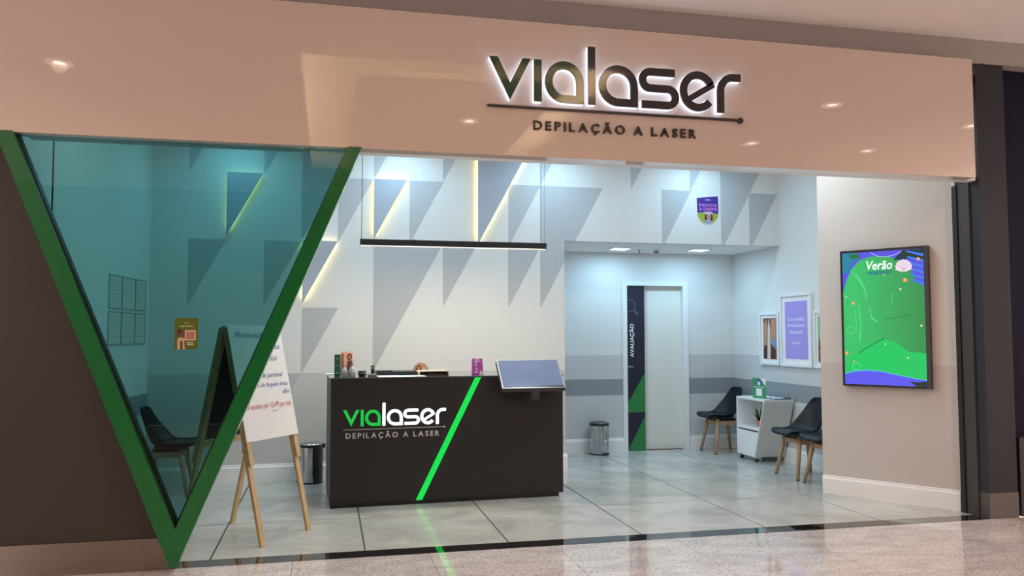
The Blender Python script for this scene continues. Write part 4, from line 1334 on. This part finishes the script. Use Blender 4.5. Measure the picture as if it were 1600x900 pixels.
# ------------------------------------------------------------------ shield sticker, niche ceiling fittings
st = thing('shield_sticker', 'purple shield-shaped sticker on the wall above the niche', 'sticker', (4.205, YB - 0.003, 2.786))
tiltm = lambda x: 0.1 * x
shp = [(0.0, 0.130)] + [(0.135 - 0.133 * cos(radians(a)), 0.130 - 0.130 * sin(radians(a))) for a in range(10, 180, 10)] + [(0.272, 0.130), (0.266, 0.332), (-0.004, 0.303)]
wht = [((x - 0.134) * 1.06 + 0.134, (z - 0.15) * 1.05 + 0.15) for x, z in shp]
finish(plate(B(), [wht], -0.002, 0), 'white_border', paper_w, st)
finish(plate(B(), [shp], -0.003, -0.002), 'print', lime_m, st)
finish(plate(B(), [[(0.0, 0.130), (0.06, 0.134), (0.135, 0.128), (0.272, 0.124), (0.266, 0.332), (-0.004, 0.303)]], -0.0036, -0.003), 'purple_field', purple_m, st)
text('print_text', 'INDIQUE', pink_ink, st, 0.137, -0.0042, 0.218, width=0.225, height=0.036, bold=0.03, ext=0.0004, center=True)
text('print_text', '& GANHE', pink_ink, st, 0.140, -0.0042, 0.175, width=0.225, height=0.036, bold=0.03, ext=0.0004, center=True)
text('print_text', 'vialaser', pale_ink, st, 0.140, -0.0042, 0.285, width=0.07, height=0.016, bold=0.02, ext=0.0004, center=True)
finish(plate(B(), [disc(0.145, 0.075, 0.052, 20, 0.066)], -0.0040, -0.003), 'print_hair', skin_c, st)
finish(plate(B(), [disc(0.145, 0.085, 0.027, 18, 0.036)], -0.0046, -0.004), 'print_face', skin_a, st)
finish(plate(B(), [disc(0.140, 0.128, 0.062, 20, 0.018)], -0.0048, -0.004), 'print_hat', mat('pale_pink_print', lin(206, 176, 190), 0.5), st)
finish(plate(B(), [[(0.09, 0.012), (0.19, 0.012), (0.17, 0.05), (0.11, 0.05)]], -0.0046, -0.004), 'print_top', mat('lavender_print', lin(176, 156, 206), 0.5), st)
for nm, x, y in (('left square light panel in the niche ceiling', 3.48, 3.76), ('right square light panel in the niche ceiling', 4.50, 3.71)):
    t = thing('ceiling_light_panel', nm, 'ceiling light', (x, y, BULK), 0, 'square light panels in the niche ceiling')
    for r in ((-0.115, 0.115, -0.115, -0.10), (-0.115, 0.115, 0.10, 0.115), (-0.115, -0.10, -0.10, 0.10), (0.10, 0.115, -0.10, 0.10)):
        finish(box(B(), r[0], r[1], r[2], r[3], -0.012, 0.0), 'frame_bar', white_lam, t)
    finish(box(B(), -0.10, 0.10, -0.10, 0.10, -0.009, -0.001), 'diffuser', emat('niche_panel_glow', (0.92, 0.97, 1.0), 9.0), t)
t = thing('fire_sprinkler', 'small metal sprinkler head in the niche ceiling between the lights', 'sprinkler', (3.77, 3.85, BULK))
finish(lathe(B(), [(0, -0.004), (0.03, -0.004), (0.03, 0), (0, 0)], 20), 'rosette', chrome, t)
finish(lathe(B(), [(0, -0.05), (0.024, -0.05), (0.024, -0.046), (0.006, -0.044), (0.006, -0.004), (0, -0.004)], 16), 'nozzle', steel_dull, t)
t = thing('smoke_detector', 'round white smoke detector in the niche ceiling beside the sprinkler', 'smoke detector', (3.975, 3.80, BULK))
finish(lathe(B(), [(0, -0.02), (0.05, -0.02), (0.055, 0), (0, 0)], 24), 'base', white_lam, t)
finish(lathe(B(), [(0, -0.052), (0.018, -0.05), (0.034, -0.034), (0.036, -0.02), (0, -0.02)], 20), 'sensor', grey_plastic, t)

# ------------------------------------------------------------------ poster on the glass, document holders on the left wall
po = thing('window_poster', 'small olive green poster stuck on the tinted glass', 'poster', (-0.966, -0.0505, 1.403))
finish(plate(B(), [rect(0, 0.144, 0, 0.203)], -0.001, 0), 'sheet', olive_m, po)
text('poster_text', 'SEJA PARTE', olive_ink, po, 0.073, -0.0016, 0.148, width=0.075, height=0.012, bold=0.03, ext=0.0004, center=True)
text('poster_text', 'vialaser', olive_ink, po, 0.073, -0.0016, 0.171, width=0.028, height=0.007, bold=0.02, ext=0.0004, center=True)
finish(plate(B(), [rect(0.064, 0.130, 0.058, 0.124)], -0.0016, -0.001), 'blank_square', mat('pale_cream_print', lin(226, 204, 170), 0.5), po)
finish(plate(B(), [rect(0.071, 0.123, 0.065, 0.117)], -0.0020, -0.0016), 'rose_square', mat('rose_print', lin(178, 120, 116), 0.5), po)
finish(plate(B(), [rect(0.076, 0.116, 0.040, 0.046), rect(0.076, 0.118, 0.028, 0.034)], -0.0016, -0.001), 'text_lines', olive_ink, po)
finish(plate(B(), [[(0.020, 0.0), (0.066, 0.0), (0.060, 0.05), (0.064, 0.068), (0.046, 0.078), (0.024, 0.076), (0.018, 0.05)]], -0.0016, -0.001), 'print_coat', mat('coat_print', lin(200, 172, 150), 0.5), po)
finish(plate(B(), [rect(0.037, 0.050, 0.0, 0.055)], -0.0020, -0.0016), 'print_dress', skin_c, po)
finish(plate(B(), [disc(0.042, 0.101, 0.019, 18, 0.026)], -0.0020, -0.001), 'print_face', skin_b, po)
finish(plate(B(), [disc(0.032, 0.119, 0.015, 16, 0.014), disc(0.022, 0.100, 0.006, 12, 0.010)], -0.0024, -0.002), 'print_hair', skin_c, po)
k = 0
words = [('upper', 1.728, 2.030), ('lower', 1.405, 1.706)]
cols = [('nearest', 1.950, 2.275), ('middle', 2.285, 2.642), ('farthest', 2.652, 2.955)]
for rw, zz0, zz1 in words:
    for cw, yy0, yy1 in cols:
        t = thing('document_holder', '%s %s clear document holder in the grid on the left wall' % (rw, cw), 'document holder', (LA.x + yy0 * cos(LROT), LA.y + yy0 * sin(LROT), zz0), LROT, 'document holders on the left wall')
        w, h = yy1 - yy0, zz1 - zz0
        finish(box(B(), 0.012, w - 0.012, -0.004, -0.002, 0.012, h - 0.012), 'document', mat('cream_document', (0.66, 0.64, 0.58), 0.7), t)
        bm = B()
        for r in ((0, w, 0, 0.010), (0, w, h - 0.010, h), (0, 0.010, 0.010, h - 0.010), (w - 0.010, w, 0.010, h - 0.010)):
            box(bm, r[0], r[1], -0.008, 0, r[2], r[3])
        finish(bm, 'holder_frame', mat('smoky_acrylic', (0.40, 0.42, 0.41), 0.3), t)
        bm = B()
        for q in range(7):
            box(bm, 0.05, w - 0.06 - 0.02 * (q % 3), -0.0046, -0.004, h - 0.05 - 0.03 * q, h - 0.044 - 0.03 * q)
        finish(bm, 'printed_lines', mat('pale_grey_ink', (0.45, 0.44, 0.41), 0.6), t)
